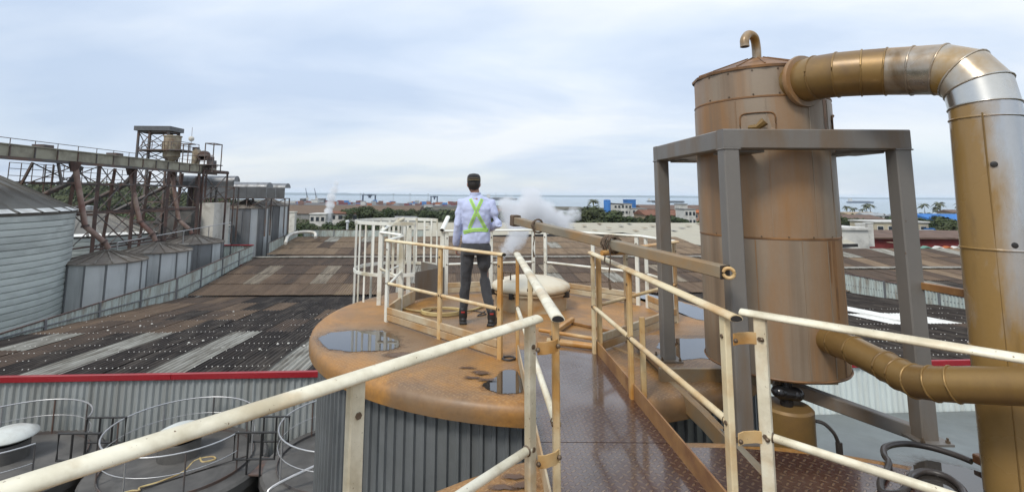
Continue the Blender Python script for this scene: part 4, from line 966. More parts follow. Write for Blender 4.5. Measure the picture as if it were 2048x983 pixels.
def panel_silo(c, r, zeave, apex, label, npan, group, pal, seed):
    rnd = random.Random(seed)
    s_ = thing('panel_silo', label, 'silo', (c[0], c[1], GZ), group)
    d = 2*PI/npan; src = {}
    for k in range(npan):
        m = pal[k % len(pal)] if rnd.random() < 0.7 else rnd.choice(pal)
        if m not in src:
            a = d/2; vs_ = []
            for j in range(5):
                aa = -a + 2*a*j/4; rr = r + (0.03 if j in (0, 4) else 0)
                vs_ += [(c[0]+rr*math.cos(aa), c[1]+rr*math.sin(aa), GZ), (c[0]+rr*math.cos(aa), c[1]+rr*math.sin(aa), zeave)]
            src[m] = mk('wall_panel', MB().add(vs_, [(2*j, 2*j+2, 2*j+3, 2*j+1) for j in range(4)]), m, s_, smooth=10, recalc=False); o = src[m]
        else:
            o = bpy.data.objects.new('wall_panel', src[m].data); col.objects.link(o); o.parent = s_
        o.rotation_euler = (0, 0, k*d + 0.3)
    for k in range(npan):
        a = k*d + 0.3 + d/2
        mk('stiffener', MB().beam((c[0]+(r+0.03)*math.cos(a), c[1]+(r+0.03)*math.sin(a), GZ), (c[0]+(r+0.03)*math.cos(a), c[1]+(r+0.03)*math.sin(a), zeave), 0.07, 0.07, 0), 'galv_dark', s_)
    mk('cone_roof', MB().lathe([(r-0.02, zeave-0.05), (r+0.11, zeave-0.05), (r+0.11, zeave+0.01), (r*0.55, zeave+(apex-zeave)*0.5), (0.28, apex-0.04), (0.24, apex), (0.001, apex+0.01)], (c[0], c[1], 0), 32), 'silo_cap', s_, smooth=25)
    for k in range(16):
        a = 2*PI*k/16
        mk('roof_rib', MB().beam((c[0]+(r+0.1)*math.cos(a), c[1]+(r+0.1)*math.sin(a), zeave+0.03), (c[0]+0.26*math.cos(a), c[1]+0.26*math.sin(a), apex+0.0), 0.05, 0.04, 0), 'silo_cap', s_)
    return s_
SG = 'small panel silos behind the fence'
panel_silo((-19.95, 27.0), 1.80, -2.0, -1.50, 'nearest of the three small panel silos behind the fence', 13, SG, ['galv'], 1)
panel_silo((-19.95, 31.2), 1.78, -1.95, -1.48, 'middle one of the three small panel silos behind the fence', 13, SG, ['galv','galv','galv'], 2)
panel_silo((-20.5, 36.0), 1.84, -1.9, -1.42, 'farthest of the three small panel silos, nearest the white concrete wall', 13, SG, ['galv_dark','galv','galv','galv_dark'], 3)
TG = 'tall panel silos under the grey conveyor hoods'
panel_silo((-23.9, 51.0), 2.0, 0.1, 0.9, 'left tall grey panel silo under the conveyor hood', 17, TG, ['galv_dark','galv','galv_dark'], 4)
panel_silo((-24.0, 56.5), 1.9, 0.2, 0.95, 'right tall grey panel silo under the conveyor hood', 17, TG, ['galv_dark','galv','galv_dark'], 5)

# ---- barrel-roofed conveyor hoods over the tall silos
def hood(x0, x1, y, z0, z1, w, label):
    h_ = thing('conveyor_hood', label, 'conveyor', ((x0+x1)/2, y, z0))
    n = max(2, round((x1-x0)/0.95))
    for k in range(n):
        xa, xb = x0+(x1-x0)*k/n+0.012, x0+(x1-x0)*(k+1)/n-0.012
        mk('side_panel', MB().box(((xa+xb)/2, y-w/2, (z0+z1)/2-0.22), (xb-xa, 0.04, z1-z0-0.45)), 'hood_grey', h_, smooth=0)
    pr = [(y-w/2-0.03, z1-0.5)] + [(y-w/2*math.cos(R(a))-0.03*math.cos(R(a)), z1-0.5+0.5*math.sin(R(a))) for a in range(15, 180, 15)] + [(y+w/2+0.03, z1-0.5)]
    vv = [(x, yy, zz) for x in (x0, x1) for yy, zz in pr]; m_ = len(pr)
    mk('arched_roof', MB().add(vv, [(i, i+1, m_+i+1, m_+i) for i in range(m_-1)] + [tuple(range(m_)), tuple(range(2*m_-1, m_-1, -1))]), 'galv_dark', h_, smooth=50)
    mk('floor', MB().box(((x0+x1)/2, y, z0-0.05), (x1-x0, w, 0.08)), 'steel_dark', h_, smooth=0)
    for k in range(n//2+1):
        xx = x0 + (x1-x0)*k/(n//2)
        for sy in (-1, 1):
            mk('leg', MB().beam((xx, y+sy*w*0.4, z0-0.06), (xx, y+sy*w*0.4, -2.6), 0.1, 0.1, 0), 'steel_dark', h_)
        if k: mk('cross_brace', MB().beam((xx, y-w*0.42, z0-0.1), (xx-(x1-x0)/(n//2), y-w*0.42, z0-1.0), 0.06, 0.06, 0), 'steel_dark', h_)
    return h_
hood(-29.0, -21.35, 50.0, 1.10, 2.62, 1.5, 'long grey arched conveyor hood above the tall silos')
hood(-29.0, -21.2, 54.2, 1.05, 2.62, 1.5, 'second grey arched hood just showing behind the long one')
hood(-27.0, -21.2, 43.0, 2.1, 3.0, 1.0, 'short grey arched hood behind the end of the conveyor trestle')

# ================================================================ overhead conveyor
cv = thing('conveyor_gallery', 'long beige overhead conveyor running over the silos on rusty legs', 'conveyor', (-22.1, 26.0, GZ))
C0, C1 = Vector((-21.75, 12.0, 0)), Vector((-22.3, 40.6, 0)); cd = (C1-C0).normalized(); cn = Vector((cd.y, -cd.x, 0)); CL = (C1-C0).length
n = 22
for k in range(n):
    p, q = C0 + cd*(CL*k/n+0.02), C0 + cd*(CL*(k+1)/n-0.02)
    mk('side_panel', MB().beam(p+cn*0.55+Vector((0,0,3.38)), q+cn*0.55+Vector((0,0,3.38)), 0.03, 0.50, 0), 'gallery', cv, smooth=0)
    mk('panel_rib', MB().beam(p+cn*0.585+Vector((0,0,3.12)), p+cn*0.585+Vector((0,0,3.66)), 0.05, 0.05, 0), 'steel_dark', cv)
    mk('rail_post', MB().beam(p+cn*0.55+Vector((0,0,3.66)), p+cn*0.55+Vector((0,0,3.92)), 0.025, 0.025, 0), 'steel_dark', cv)
mk('bottom_beam', MB().beam(C0+cn*0.56+Vector((0,0,3.04)), C1+cn*0.56+Vector((0,0,3.04)), 0.16, 0.14, 0), 'steel_dark', cv)
mk('far_side', MB().beam(C0-cn*0.55+Vector((0,0,3.38)), C1-cn*0.55+Vector((0,0,3.38)), 0.03, 0.60, 0), 'gallery', cv)
mk('floor', MB().beam(C0+Vector((0,0,3.08)), C1+Vector((0,0,3.08)), 1.1, 0.05, 0), 'steel_dark', cv)
mk('top_flange', MB().beam(C0+cn*0.57+Vector((0,0,3.655)), C1+cn*0.57+Vector((0,0,3.655)), 0.14, 0.05, 0), 'gallery', cv)
mk('hand_rail', MB().tube([C0+cn*0.55+Vector((0,0,3.93)), C1+cn*0.55+Vector((0,0,3.93))], 0.018, 6), 'steel_dark', cv)
for yy in (24.5, 29.5):
    p = C0 + cd*(yy-12)
    mk('inspection_hatch', MB().beam(p+Vector((0,0,3.76)), p+cd*0.6+Vector((0,0,3.76)), 0.6, 0.2, 0.02), 'steel_dark', cv)
zl = lambda y: C0 + cd*(y-12.0)
legs = [(25.2, 'steel_dark', 1.9), (28.0, 'steel_rust', -6), (31.0, 'steel_rust', -6), (34.4, 'steel_rust', -6), (38.2, 'steel_rust', -6)]
prev = None
for y, m, zb in legs:
    for s_ in (0.50, -0.75):
        top = zl(y) + cn*s_ + Vector((0,0,3.0)); foot = zl(y) + cn*(s_*1.6) + Vector((0,0,zb)) - cd*(0.3 if zb < 0 else 0)
        mk('leg', MB().beam(top, foot, 0.17 if zb < 0 else 0.1, 0.17 if zb < 0 else 0.1, 0), m, cv)
    if zb < 0: mk('cross_beam', MB().beam(zl(y)+cn*0.5+Vector((0,0,0.3)), zl(y)-cn*0.75+Vector((0,0,0.3)), 0.1, 0.12, 0), m, cv)
    for zz in (2.0, 0.4, -1.6):
        if prev is not None and (zz > 0.5 or prev > 26):
            for s_ in (0.55, -0.8): mk('girt', MB().beam(zl(prev)+cn*s_+Vector((0,0,zz)), zl(y)+cn*s_+Vector((0,0,zz)), 0.07, 0.09, 0), 'steel_rust' if zz < 1.9 else 'steel_dark', cv)
    if prev is not None:
        for za, zb2 in ((3.0, 0.4), (0.4, -1.7)):
            if prev < 26 and za < 1: continue
            lo = zb2 if prev > 26 else 2.0
            for s_ in (-0.8, 0.55):
                mk('diagonal', MB().beam(zl(prev)+cn*s_+Vector((0,0,za)), zl(y)+cn*s_+Vector((0,0,lo)), 0.045, 0.045, 0), 'steel_dark', cv)
                mk('diagonal', MB().beam(zl(prev)+cn*s_+Vector((0,0,lo)), zl(y)+cn*s_+Vector((0,0,za)), 0.045, 0.045, 0), 'steel_dark', cv)
    prev = y
# side walkway behind with ladder
for y0, y1 in ((25.2, 34.0),):
    for zz in (2.0, 2.35, 2.7, 3.0):
        mk('walkway_rail', MB().beam(zl(y0)-cn*1.9+Vector((0,0,zz)), zl(y1)-cn*1.9+Vector((0,0,zz)), 0.03, 0.03 if zz > 2 else 0.12, 0), 'steel_dark', cv)
    for k in range(14):
        p = zl(y0+(y1-y0)*k/13)-cn*1.9
        mk('walkway_post', MB().beam(p+Vector((0,0,2.0)), p+Vector((0,0,3.0)), 0.03, 0.03, 0), 'steel_dark', cv)
lad = thing('ladder', 'steel ladder hanging from the conveyor walkway', 'ladder', (-23.3, 26.8, 0.5))
for s_ in (-0.2, 0.2): mk('stile', MB().beam((-23.3+s_,26.8,0.2),(-23.3+s_,26.8,3.0),0.05,0.05,0), 'steel_dark', lad)
for k in range(11): mk('rung', MB().beam((-23.5,26.8,0.3+k*0.25),(-23.1,26.8,0.3+k*0.25),0.03,0.03,0), 'steel_dark', lad)
# spouts down to the small silos
for i, (pts, lab) in enumerate((
    ([(-21.3,26.0,3.0),(-21.1,26.1,1.9),(-20.6,26.2,-0.2),(-19.9,26.7,-1.05),(-19.75,26.85,-1.4)], 'rust-streaked grain spout feeding the nearest small silo'),
    ([(-21.9,31.0,3.0),(-21.7,31.0,1.9),(-21.05,31.0,-0.25),(-20.25,31.1,-1.0),(-20.1,31.15,-1.4)], 'rust-streaked grain spout feeding the middle small silo'),
    ([(-22.5,36.0,3.0),(-22.3,36.0,2.2),(-21.7,36.0,-0.4),(-20.85,36.0,-1.05),(-20.7,36.0,-1.35)], 'rust-streaked grain spout feeding the farthest small silo'))):
    sp_ = thing('grain_spout', lab, 'spout', pts[-1], 'grain spouts under the conveyor')
    P = [Vector(p) for p in pts]
    mk('pipe', MB().tube(P, 0.135, 10), 'spout_pipe', sp_, smooth=50)
    for j in (2, 3):
        mk('flange', MB().tube([P[j]-(P[j]-P[j-1]).normalized()*0.05, P[j]+(P[j]-P[j-1]).normalized()*0.05], 0.19, 10), 'steel_rust', sp_)
    mk('diverter', MB().tube([P[0]+Vector((0,0,0.1)), P[0]-Vector((0,0,0.4))], 0.26, 8, radii=[0.3,0.17]), 'steel_rust', sp_)
    mk('back_spout', MB().tube([P[0]+Vector((-0.2,0.7,-0.1)), P[0]+Vector((-0.6,0.5,-1.0)), P[0]+Vector((-3.6,-0.6,-2.9))], 0.13, 8), 'steel_dark', sp_)

# ================================================================ elevator tower and end machine
tw = thing('elevator_tower', 'steel lattice elevator tower with flat roof above the conveyor', 'tower', (-26.5, 40.6, GZ))
X0, X1, Y0, Y1 = -27.9, -25.5, 40.0, 41.4
cs = [(X0,Y0),(X1,Y0),(X1,Y1),(X0,Y1)]
for x, y in cs + [((X0+X1)/2-0.3, Y0), ((X0+X1)/2+0.6, Y1)]:
    mk('column', MB().beam((x,y,GZ),(x,y,6.5),0.14,0.14,0), 'steel_dark', tw)
mk('roof_slab', MB().box(((X0+X1)/2,(Y0+Y1)/2,6.66),(X1-X0+0.5,Y1-Y0+0.5,0.36)), 'hood_grey', tw, smooth=0)
levels = [-6, -4, -2.4, -0.8, 0.8, 2.4, 3.9, 4.9, 6.4]
for li, z in enumerate(levels):
    for (a, b) in zip(cs, cs[1:]+cs[:1]):
        mk('girt', MB().beam((*a,z),(*b,z),0.08,0.1,0), 'steel_dark', tw)
        if li < len(levels)-1:
            mk('diagonal', MB().beam((*a,z),(*b,levels[li+1]),0.05,0.05,0), 'steel_dark', tw)
            mk('diagonal', MB().beam((*b,z),(*a,levels[li+1]),0.05,0.05,0), 'steel_dark', tw)
mk('platform', MB().box((-25.6,40.6,4.9),(3.2,2.6,0.09)), 'steel_dark', tw, smooth=0)
for zz in (5.25, 5.55):
    mk('platform_rail', MB().tube([(-27.1,39.35,zz),(-24.05,39.35,zz),(-24.05,41.9,zz)], 0.025, 6), 'steel_dark', tw)
for x, y in ((-27.1,39.35),(-26.3,39.35),(-25.5,39.35),(-24.8,39.35),(-24.05,39.35),(-24.05,40.6),(-24.05,41.9)):
    mk('platform_post', MB().beam((x,y,4.9),(x,y,5.55),0.04,0.04,0), 'steel_dark', tw)
vv = thing('dust_vessel', 'beige cylindrical vessel hung in the elevator tower', 'vessel', (-25.3, 40.4, 4.2))
mk('shell', MB().lathe([(0.2,4.0),(0.55,4.35),(0.62,4.4),(0.62,6.0),(0.68,6.02),(0.68,6.1),(0.3,6.15),(0.001,6.16)], (-25.3,40.3,0), 24), 'beige_steel', vv)
for k in range(6):
    mk('clamp', MB().box((-25.3+0.6*math.cos(R(-150+k*30)),40.3+0.6*math.sin(R(-150+k*30)),5.2),(0.12,0.12,0.9),R(-150+k*30)), 'beige_steel', vv)
ant = thing('antenna_mast', 'thin mast with small dish on the elevator tower', 'antenna', (-24.2, 41.0, 4.9))
mk('mast', MB().tube([(-24.2,41.0,4.9),(-24.2,41.0,6.9)], 0.025, 6), 'galv_tube', ant)
mk('dish', MB().lathe([(0.001,0.06),(0.15,0.03),(0.22,-0.03),(0.2,-0.05),(0.001,0.03)], (-24.15,40.9,5.95), 18, M=Vector((0.5,-0.8,0.1)).to_track_quat('Z','Y').to_matrix()), 'white_wall', ant)
em = thing('drive_machine', 'rusty beige elevator head machine with rails at the end of the conveyor', 'machine', (-22.1, 39.2, 3.1))
mk('casing', MB().sweep([(-22.5,39.0,3.2),(-22.5,39.0,4.6),(-22.3,39.0,4.75)], rect(0.6,0.6,0.1)), 'beige_steel', em)
mk('drive_guard', MB().lathe([(0.001,-0.25),(0.34,-0.25),(0.36,0.0),(0.34,0.25),(0.001,0.25)], (-21.9,39.0,4.45), 20, M=Vector((0,1,0)).to_track_quat('Z','Y').to_matrix()).box((-21.75,39.0,4.2),(1.0,0.5,0.3)), 'steel_rust', em)
mk('inlet', MB().box((-22.6,39.0,4.95),(0.35,0.4,0.25)), 'steel_dark', em)
mk('motor', MB().box((-21.3,39.0,3.75),(0.5,0.5,0.6)), 'steel_dark', em)
mk('deck', MB().box((-22.1,39.1,3.7),(2.5,1.4,0.07)), 'steel_dark', em)
for x, y, z1 in ((-23.3,38.5,5.3),(-22.9,38.5,5.3),(-21.6,38.5,5.35),(-20.95,38.5,5.35),(-20.95,39.7,5.35),(-21.6,39.7,5.35)):
    mk('upright', MB().beam((x,y,3.1),(x,y,z1),0.06,0.06,0), 'steel_dark', em)
mk('rail', MB().tube([(-21.6,38.5,5.35),(-20.95,38.5,5.35),(-20.95,39.7,5.35),(-21.6,39.7,5.35)], 0.04, 6, closed=True), 'steel_dark', em)
mk('rail', MB().tube([(-23.3,38.5,4.4),(-20.95,38.5,4.4)], 0.035, 6), 'steel_dark', em)
mk('canopy', MB().beam((-23.5,38.7,5.28),(-22.6,38.7,5.28),0.5,0.06,0), 'steel_dark', em)
# end frame of the trestle
ef = thing('end_frame', 'rusty portal frame closing the conveyor trestle beside the white wall', 'frame', (-21.9, 40, -3))
for x in (-23.2, -21.45):
    for y in (38.4, 42.0): mk('column', MB().beam((x-0.1,y,-4),(x-0.1,y,3.2),0.12,0.12,0), 'steel_rust', ef)
mk('top_beam', MB().beam((-23.3,38.4,3.2),(-21.45,42.0,3.2),0.1,0.2,0), 'steel_rust', ef)
mk('top_beam', MB().beam((-21.55,38.4,3.25),(-21.55,42.05,3.25),0.1,0.2,0), 'steel_rust', ef)
mk('diagonal', MB().beam((-21.55,38.4,3.0),(-21.55,42.0,0.9),0.07,0.07,0), 'steel_dark', ef)
mk('diagonal', MB().beam((-21.55,42.0,3.0),(-21.55,38.4,0.9),0.07,0.07,0), 'steel_dark', ef)
for i, (x, y, z1, h_) in enumerate(((-24.8,43.5,3.0,3.4),(-25.6,44.2,2.9,4),(-26.6,42.6,3.0,5),(-24.2,42.6,2.9,5))):
    o = thing('bucket_elevator', 'beige bucket elevator leg in the maze of steel under the tower', 'elevator', (x, y, GZ), 'elevator legs under the tower')
    mk('trunk', MB().box((x,y,(GZ+z1)/2),(0.42,0.5,z1-GZ)), 'beige_steel' if i % 2 == 0 else 'steel_rust', o, smooth=0)
    for k in range(7): mk('joint', MB().box((x,y,-5+k*1.2),(0.5,0.58,0.08)), 'steel_dark', o, smooth=0)
cw = thing('concrete_building', 'bare concrete intake building with white end wall beside the silos', 'building', (-23.5, 42, GZ))
mk('wall', MB().box((-24.6,41.6,-5.2),(2.8,3.0,11.2)), 'concrete', cw, smooth=0)
mk('white_wall', MB().plate([(-23.08,40.9),(-21.85,40.9),(-21.85,43.4),(-23.08,43.4)], GZ, 0.72), 'white_wall', cw, smooth=0)
mk('rusty_band', MB().box((-24.3,40.05,0.3),(2.3,0.12,0.12)), 'steel_rust', cw, smooth=0)
mk('doorway', MB().box((-23.45,40.06,-1.5),(0.6,0.06,1.4)), 'black_paint', cw, smooth=0)
cb = thing('low_building', 'low grey block with rust-edged slab between silos and fence', 'building', (-20.6, 42, GZ))
mk('wall', MB().box((-20.3,41.5,-7.4),(3.6,4.4,6.6)), 'concrete', cb, smooth=0)
mk('roof_slab', MB().box((-20.3,41.5,-3.98),(3.9,4.7,0.22)), 'roof_dark', cb, smooth=0)
mk('slab_edge', MB().box((-20.3,39.1,-3.92),(3.95,0.08,0.14)), 'red_trim', cb, smooth=0)
wr = thing('pipe_rail', 'long thin pipe handrail running beside the small silos', 'handrail', (-19.6, 33, -1.6))
mk('rail', MB().tube([(-20.5,28.5,-1.25),(-20.0,40.0,-0.75)], 0.03, 6), 'galv_tube', wr)
for k in range(5):
    p = lerp((-20.5,28.5,-1.25),(-20.0,40.0,-0.75),k/4); mk('post', MB().beam(p, p-Vector((0,0,0.9)), 0.05,0.05,0), 'galv_tube', wr)
# ================================================================ person
weathered('skin', (0.33,0.17,0.115), (0.28,0.14,0.095), 9, (0.45,0.6), bump=0.0)
def cloth(name, c1, c2, wr=0.25, sc=9.0, str_=(1,1,1)):
    t = NT(name); v = t.co(scale=str_)
    n = t.noise(sc, 3, 0.5, v, 1.2); f = t.noise(220, 2, 0.5, t.co())
    c = t.mix(t.noise(4, 4, 0.6), c1, c2); c = t.mix(t.math('MULTIPLY', f, 0.18), c, (0.02, 0.02, 0.02))
    t.set(color=c, rough=0.85, normal=t.bump(n, wr, 0.05)); t.b.inputs['Sheen Weight'].default_value = 0.15
cloth('shirt_blue', (0.52,0.57,0.78), (0.46,0.51,0.72), 0.35, 7.0, (1,1,0.6))
cloth('trousers_grey', (0.050,0.052,0.058), (0.036,0.037,0.042), 0.35, 9.0, (1,1,0.5))
cloth('lime_strap', (0.42,0.82,0.05), (0.36,0.74,0.04), 0.02)
cloth('grey_strap', (0.30,0.33,0.28), (0.26,0.28,0.25), 0.02)
cloth('cap_black', (0.012,0.012,0.013), (0.018,0.017,0.017), 0.1, 20)
cloth('cap_band', (0.42,0.30,0.12), (0.35,0.25,0.1), 0.02)
cloth('red_sock', (0.42,0.03,0.025), (0.34,0.03,0.02), 0.05)
weathered('boot_black', (0.012,0.012,0.013), (0.022,0.021,0.02), 9, (0.4,0.65))
weathered('hair_dark', (0.012,0.009,0.008), (0.02,0.015,0.012), 40, (0.5,0.7), bump=0.3)
pr = thing('person', 'man in light blue shirt, lime reflective harness and dark cap, back turned', 'person', (-0.10, 6.25, 0.0))
def loft(mb, rings, seg=24, pw=2.3):
    """rings: (z, cx, cy, rx, ry)"""
    vs_ = []
    for z, cx, cy, rx, ry in rings:
        for k in range(seg):
            a = 2*PI*k/seg; c, s = math.cos(a), math.sin(a)
            vs_.append((cx+rx*math.copysign(abs(c)**(2/pw), c), cy+ry*math.copysign(abs(s)**(2/pw), s), z))
    n = len(rings); fs = [(i*seg+k, i*seg+(k+1) % seg, (i+1)*seg+(k+1) % seg, (i+1)*seg+k) for i in range(n-1) for k in range(seg)]
    fs += [tuple(range(seg-1, -1, -1)), tuple((n-1)*seg+k for k in range(seg))]
    return mb.add(vs_, fs)
def skinpart(name, mb, mat, voxel, smooth=4, parent=pr, disp=0.0):
    me = mesh_of(name, mb, 0); me.materials.append(MAT[mat]); me.shade_smooth()
    o = bpy.data.objects.new(name, me); col.objects.link(o); o.parent = parent
    rm = o.modifiers.new('remesh', 'REMESH'); rm.mode = 'VOXEL'; rm.voxel_size = voxel; rm.use_smooth_shade = True
    sm = o.modifiers.new('smooth', 'SMOOTH'); sm.factor = 0.5; sm.iterations = smooth
    if disp:
        tx = bpy.data.textures.new(name, 'CLOUDS'); tx.noise_scale = 0.10; tx.noise_depth = 1
        d = o.modifiers.new('folds', 'DISPLACE'); d.texture = tx; d.strength = disp; d.mid_level = 0.5; d.texture_coords = 'LOCAL'
    return o
LH, LK, LA = (-0.095,0,0.90), (-0.125,0.025,0.50), (-0.15,0.03,0.10)
RH, RK, RA = (0.090,0,0.90), (0.105,0.03,0.50), (0.195,-0.05,0.10)
LS, LE, LW = (-0.178,0.0,1.435), (-0.228,-0.035,1.18), (-0.245,0.045,0.925)
RS, RE, RW = (0.178,0.0,1.435), (0.262,-0.055,1.19), (0.15,0.16,1.11)
HD = Vector((-0.035, 0.02, 1.672))
b = MB()
loft(b, [(0.86,0,0,0.15,0.10),(0.97,0,0,0.15,0.10),(1.1,0,0,0.145,0.095),(1.25,0,0,0.16,0.10),(1.40,0,0,0.175,0.10),(1.48,0,0,0.12,0.08),(1.53,0,0.005,0.06,0.06)])
b.limb([(0,0.005,1.47),(-0.01,0.008,1.54),tuple(HD-Vector((0,0,0.03)))], [0.058,0.054,0.055])
b.ball(HD, 0.1, 20, 14, (0.745,0.93,1.12)); b.ball(HD+Vector((0,0.03,-0.055)), 0.07, 14, 10, (0.82,0.95,0.9))
b.limb([HD+Vector((0,0.088,0.01)), HD+Vector((0,0.108,-0.025))], [0.010,0.016])                      # nose
b.ball(HD+Vector((0,0.088,-0.058)), 0.022, 10, 8, (1.1,0.5,0.45))                                    # mouth
for s in (-1, 1):
    b.ball(HD+Vector((s*0.075,-0.005,-0.005)), 0.03, 10, 8, (0.4,0.75,1.1))                          # ears
    b.ball(HD+Vector((s*0.03,0.082,0.012)), 0.014, 8, 6)                                             # eyes
for S, E, W in ((LS,LE,LW),(RS,RE,RW)): b.limb([S, lerp(S,E,0.5), E, lerp(E,W,0.4), W], [0.052,0.046,0.039,0.038,0.028])
for H, K, A in ((LH,LK,LA),(RH,RK,RA)):
    b.limb([H, lerp(H,K,0.5), K, lerp(K,A,0.35), A], [0.082,0.068,0.053,0.053,0.036])
    A = Vector(A); b.limb([A, A+Vector((0,0.03,-0.055)), A+Vector((0,0.15,-0.075))], [0.036,0.036,0.026])
def hand(mb, w, d, pn, th, curl):
    """w wrist, d along fingers, pn palm normal, th thumb side"""
    w = Vector(w); d = Vector(d).normalized(); pn = Vector(pn).normalized(); th = Vector(th).normalized()
    for k, o_ in enumerate((-0.026,-0.009,0.009,0.026)):
        mb.limb([w, w+d*0.045+th*o_*0.9, w+d*0.085+th*o_], [0.021,0.015,0.0125])
        L_ = (0.055,0.068,0.072,0.064)[k]; base = w+d*0.087+th*o_
        p1 = base + (d*0.8+pn*curl*0.5).normalized()*L_*0.45; p2 = p1 + (d*0.5+pn*curl).normalized()*L_*0.32; p3 = p2 + (d*0.15+pn*curl).normalized()*L_*0.26
        mb.limb([base, p1, p2, p3], [0.0095,0.009,0.008,0.007], 8)
    t0 = w+d*0.028+th*0.024
    mb.limb([t0, t0+(th*0.7+d*0.6+pn*0.3).normalized()*0.038, t0+(th*0.45+d+pn*0.55).normalized()*0.072], [0.014,0.011,0.0085], 8)
hand(b, LW, (0.03,0.22,-1), (1,0.2,0.1), (0.1,1,0.2), 0.7)
hand(b, RW, (-1,0.35,0.0), (0.1,-1,-0.3), (0,0.2,1), 0.8)
skinpart('body', b, 'skin', 0.0065, 2)
# clothes
s = MB()
loft(s, [(0.955,0,0.0,0.168,0.122),(0.99,0,0,0.176,0.130),(1.05,0,0,0.172,0.126),(1.15,0,-0.002,0.170,0.120),(1.28,0,-0.006,0.188,0.124),(1.37,0,-0.006,0.192,0.122),(1.43,0,0,0.178,0.108),(1.475,0,0.004,0.128,0.09),(1.505,0,0.006,0.098,0.080),(1.535,-0.004,0.008,0.072,0.07)], 28, 2.5)
s.limb([(-0.09,0,1.468), LS, lerp(LS,LE,0.5), LE, lerp(LE,LW,0.55), lerp(LE,LW,0.93)], [0.052,0.060,0.058,0.051,0.048,0.042])
s.limb([(0.09,0,1.468), RS, lerp(RS,RE,0.5), RE, lerp(RE,RW,0.5), lerp(RE,RW,0.93)], [0.052,0.060,0.058,0.053,0.047,0.042])
s.tube([(-0.012,0.008,1.515),(-0.016,0.010,1.553)], 0.067, 20)
shirt = skinpart('shirt', s, 'shirt_blue', 0.008, 3, disp=0.024)
mk('collar', MB().lathe([(0.066,1.51),(0.070,1.53),(0.068,1.566),(0.063,1.568),(0.062,1.53)], (-0.114,6.258,0), 24), 'shirt_blue', pr, smooth=60)
tr = MB()
loft(tr, [(0.99,0,0,0.158,0.112),(0.95,0,-0.003,0.168,0.122),(0.88,0,-0.008,0.178,0.128),(0.82,0,-0.004,0.172,0.12)], 28, 2.5)
tr.limb([LH, lerp(LH,LK,0.5), LK, lerp(LK,LA,0.4), lerp(LK,LA,0.85)], [0.092,0.083,0.064,0.062,0.050])
tr.limb([RH, lerp(RH,RK,0.5), RK, lerp(RK,RA,0.4), lerp(RK,RA,0.85)], [0.092,0.083,0.064,0.062,0.050])
skinpart('trousers', tr, 'trousers_grey', 0.008, 3, disp=0.020)
for A, rz in ((LA, R(4)), (RA, R(-14))):
    A = Vector(A); m = Matrix.Rotation(rz, 3, 'Z'); sh = MB()
    sh.limb([A+Vector((0,-0.01,0.055)), A+Vector((0,-0.01,-0.02))], [0.050,0.052])
    sh.limb([A+m@Vector((0,-0.035,-0.058)), A+m@Vector((0,0.06,-0.058)), A+m@Vector((0,0.155,-0.066))], [0.040,0.043,0.033])
    sh.box(tuple(A+m@Vector((0,0.055,-0.088))), (0.088,0.275,0.024), rz)
    bo = skinpart('boot', sh, 'boot_black', 0.006, 2)
    me = mk('sock_tab', MB().lathe([(0.052,0),(0.0545,0.003),(0.0545,0.016),(0.051,0.02)], (A.x-0.10, A.y+6.25-0.01, A.z+0.03), 20, R(-115), R(-65)), 'red_sock', pr, smooth=60)
hr = MB(); hr.ball(HD+Vector((0,-0.016,0.004)), 0.1, 18, 12, (0.775,0.90,0.98))
hair = skinpart('hair', hr, 'hair_dark', 0.008, 1)
CM = Matrix.Rotation(R(-6), 3, 'X'); cc = HD + Vector((-0.10, 6.25, 0)) + Vector((0,-0.012,0.035))
cap = mk('cap', MB().lathe([(0.084,-0.02),(0.090,-0.015),(0.091,0.03),(0.086,0.062),(0.066,0.086),(0.03,0.094),(0.001,0.095)], cc, 28, M=CM @ Matrix.Diagonal((0.93,1.08,1.0))), 'cap_black', pr, smooth=60)
for z in (0.006, 0.026):
    mk('cap_band', MB().lathe([(0.0905,z-0.002),(0.0925,z),(0.0905,z+0.002)], cc, 28, M=CM @ Matrix.Diagonal((0.93,1.08,1.0))), 'cap_band', cap, smooth=60)
# harness laid on the shirt
dg = bpy.context.evaluated_depsgraph_get(); dg.update()
ev = shirt.evaluated_get(dg); em_ = ev.to_mesh()
bvh = BVHTree.FromPolygons([v.co.copy() for v in em_.vertices], [tuple(p.vertices) for p in em_.polygons]); ev.to_mesh_clear()
def strap_on(path, w, off, mat, side=-1, parent=None):
    """ribbon along (x,z) points, dropped on the shirt from behind (side=-1) or from the front (+1)"""
    pts = []
    for i in range(len(path)-1):
        for k in range(10): pts.append(lerp((*path[i],0), (*path[i+1],0), k/10))
    pts.append(Vector((*path[-1],0))); vs_ = []; fs = []
    for i, p in enumerate(pts):
        t = (pts[min(i+1,len(pts)-1)] - pts[max(i-1,0)]).normalized(); nn = Vector((-t.y, t.x, 0))
        for j in (-1, -0.33, 0.33, 1):
            q = p + nn*w/2*j
            h_ = bvh.ray_cast(Vector((q.x, side*1.0, q.y)), Vector((0, -side, 0)))
            y = h_[0].y + side*off if h_[0] is not None else (vs_[-4].y if len(vs_) >= 4 else side*0.12)
            vs_.append(Vector((q.x, y, q.y)))
    n_ = len(pts)
    for i in range(n_-1):
        for j in range(3): fs.append((i*4+j, i*4+j+1, (i+1)*4+j+1, (i+1)*4+j))
    mb = MB(); mb.add([v + Vector(pr.location) for v in vs_], fs)
    return mk('harness_strap', mb, mat, pr, smooth=60, recalc=False)
for path in ([(-0.075,1.49),(-0.02,1.38),(0.045,1.26),(0.115,1.135)], [(0.07,1.49),(0.03,1.40),(-0.03,1.27),(-0.085,1.135)]):
    strap_on(path, 0.036, 0.007, 'lime_strap'); strap_on(path, 0.011, 0.0095, 'grey_strap')
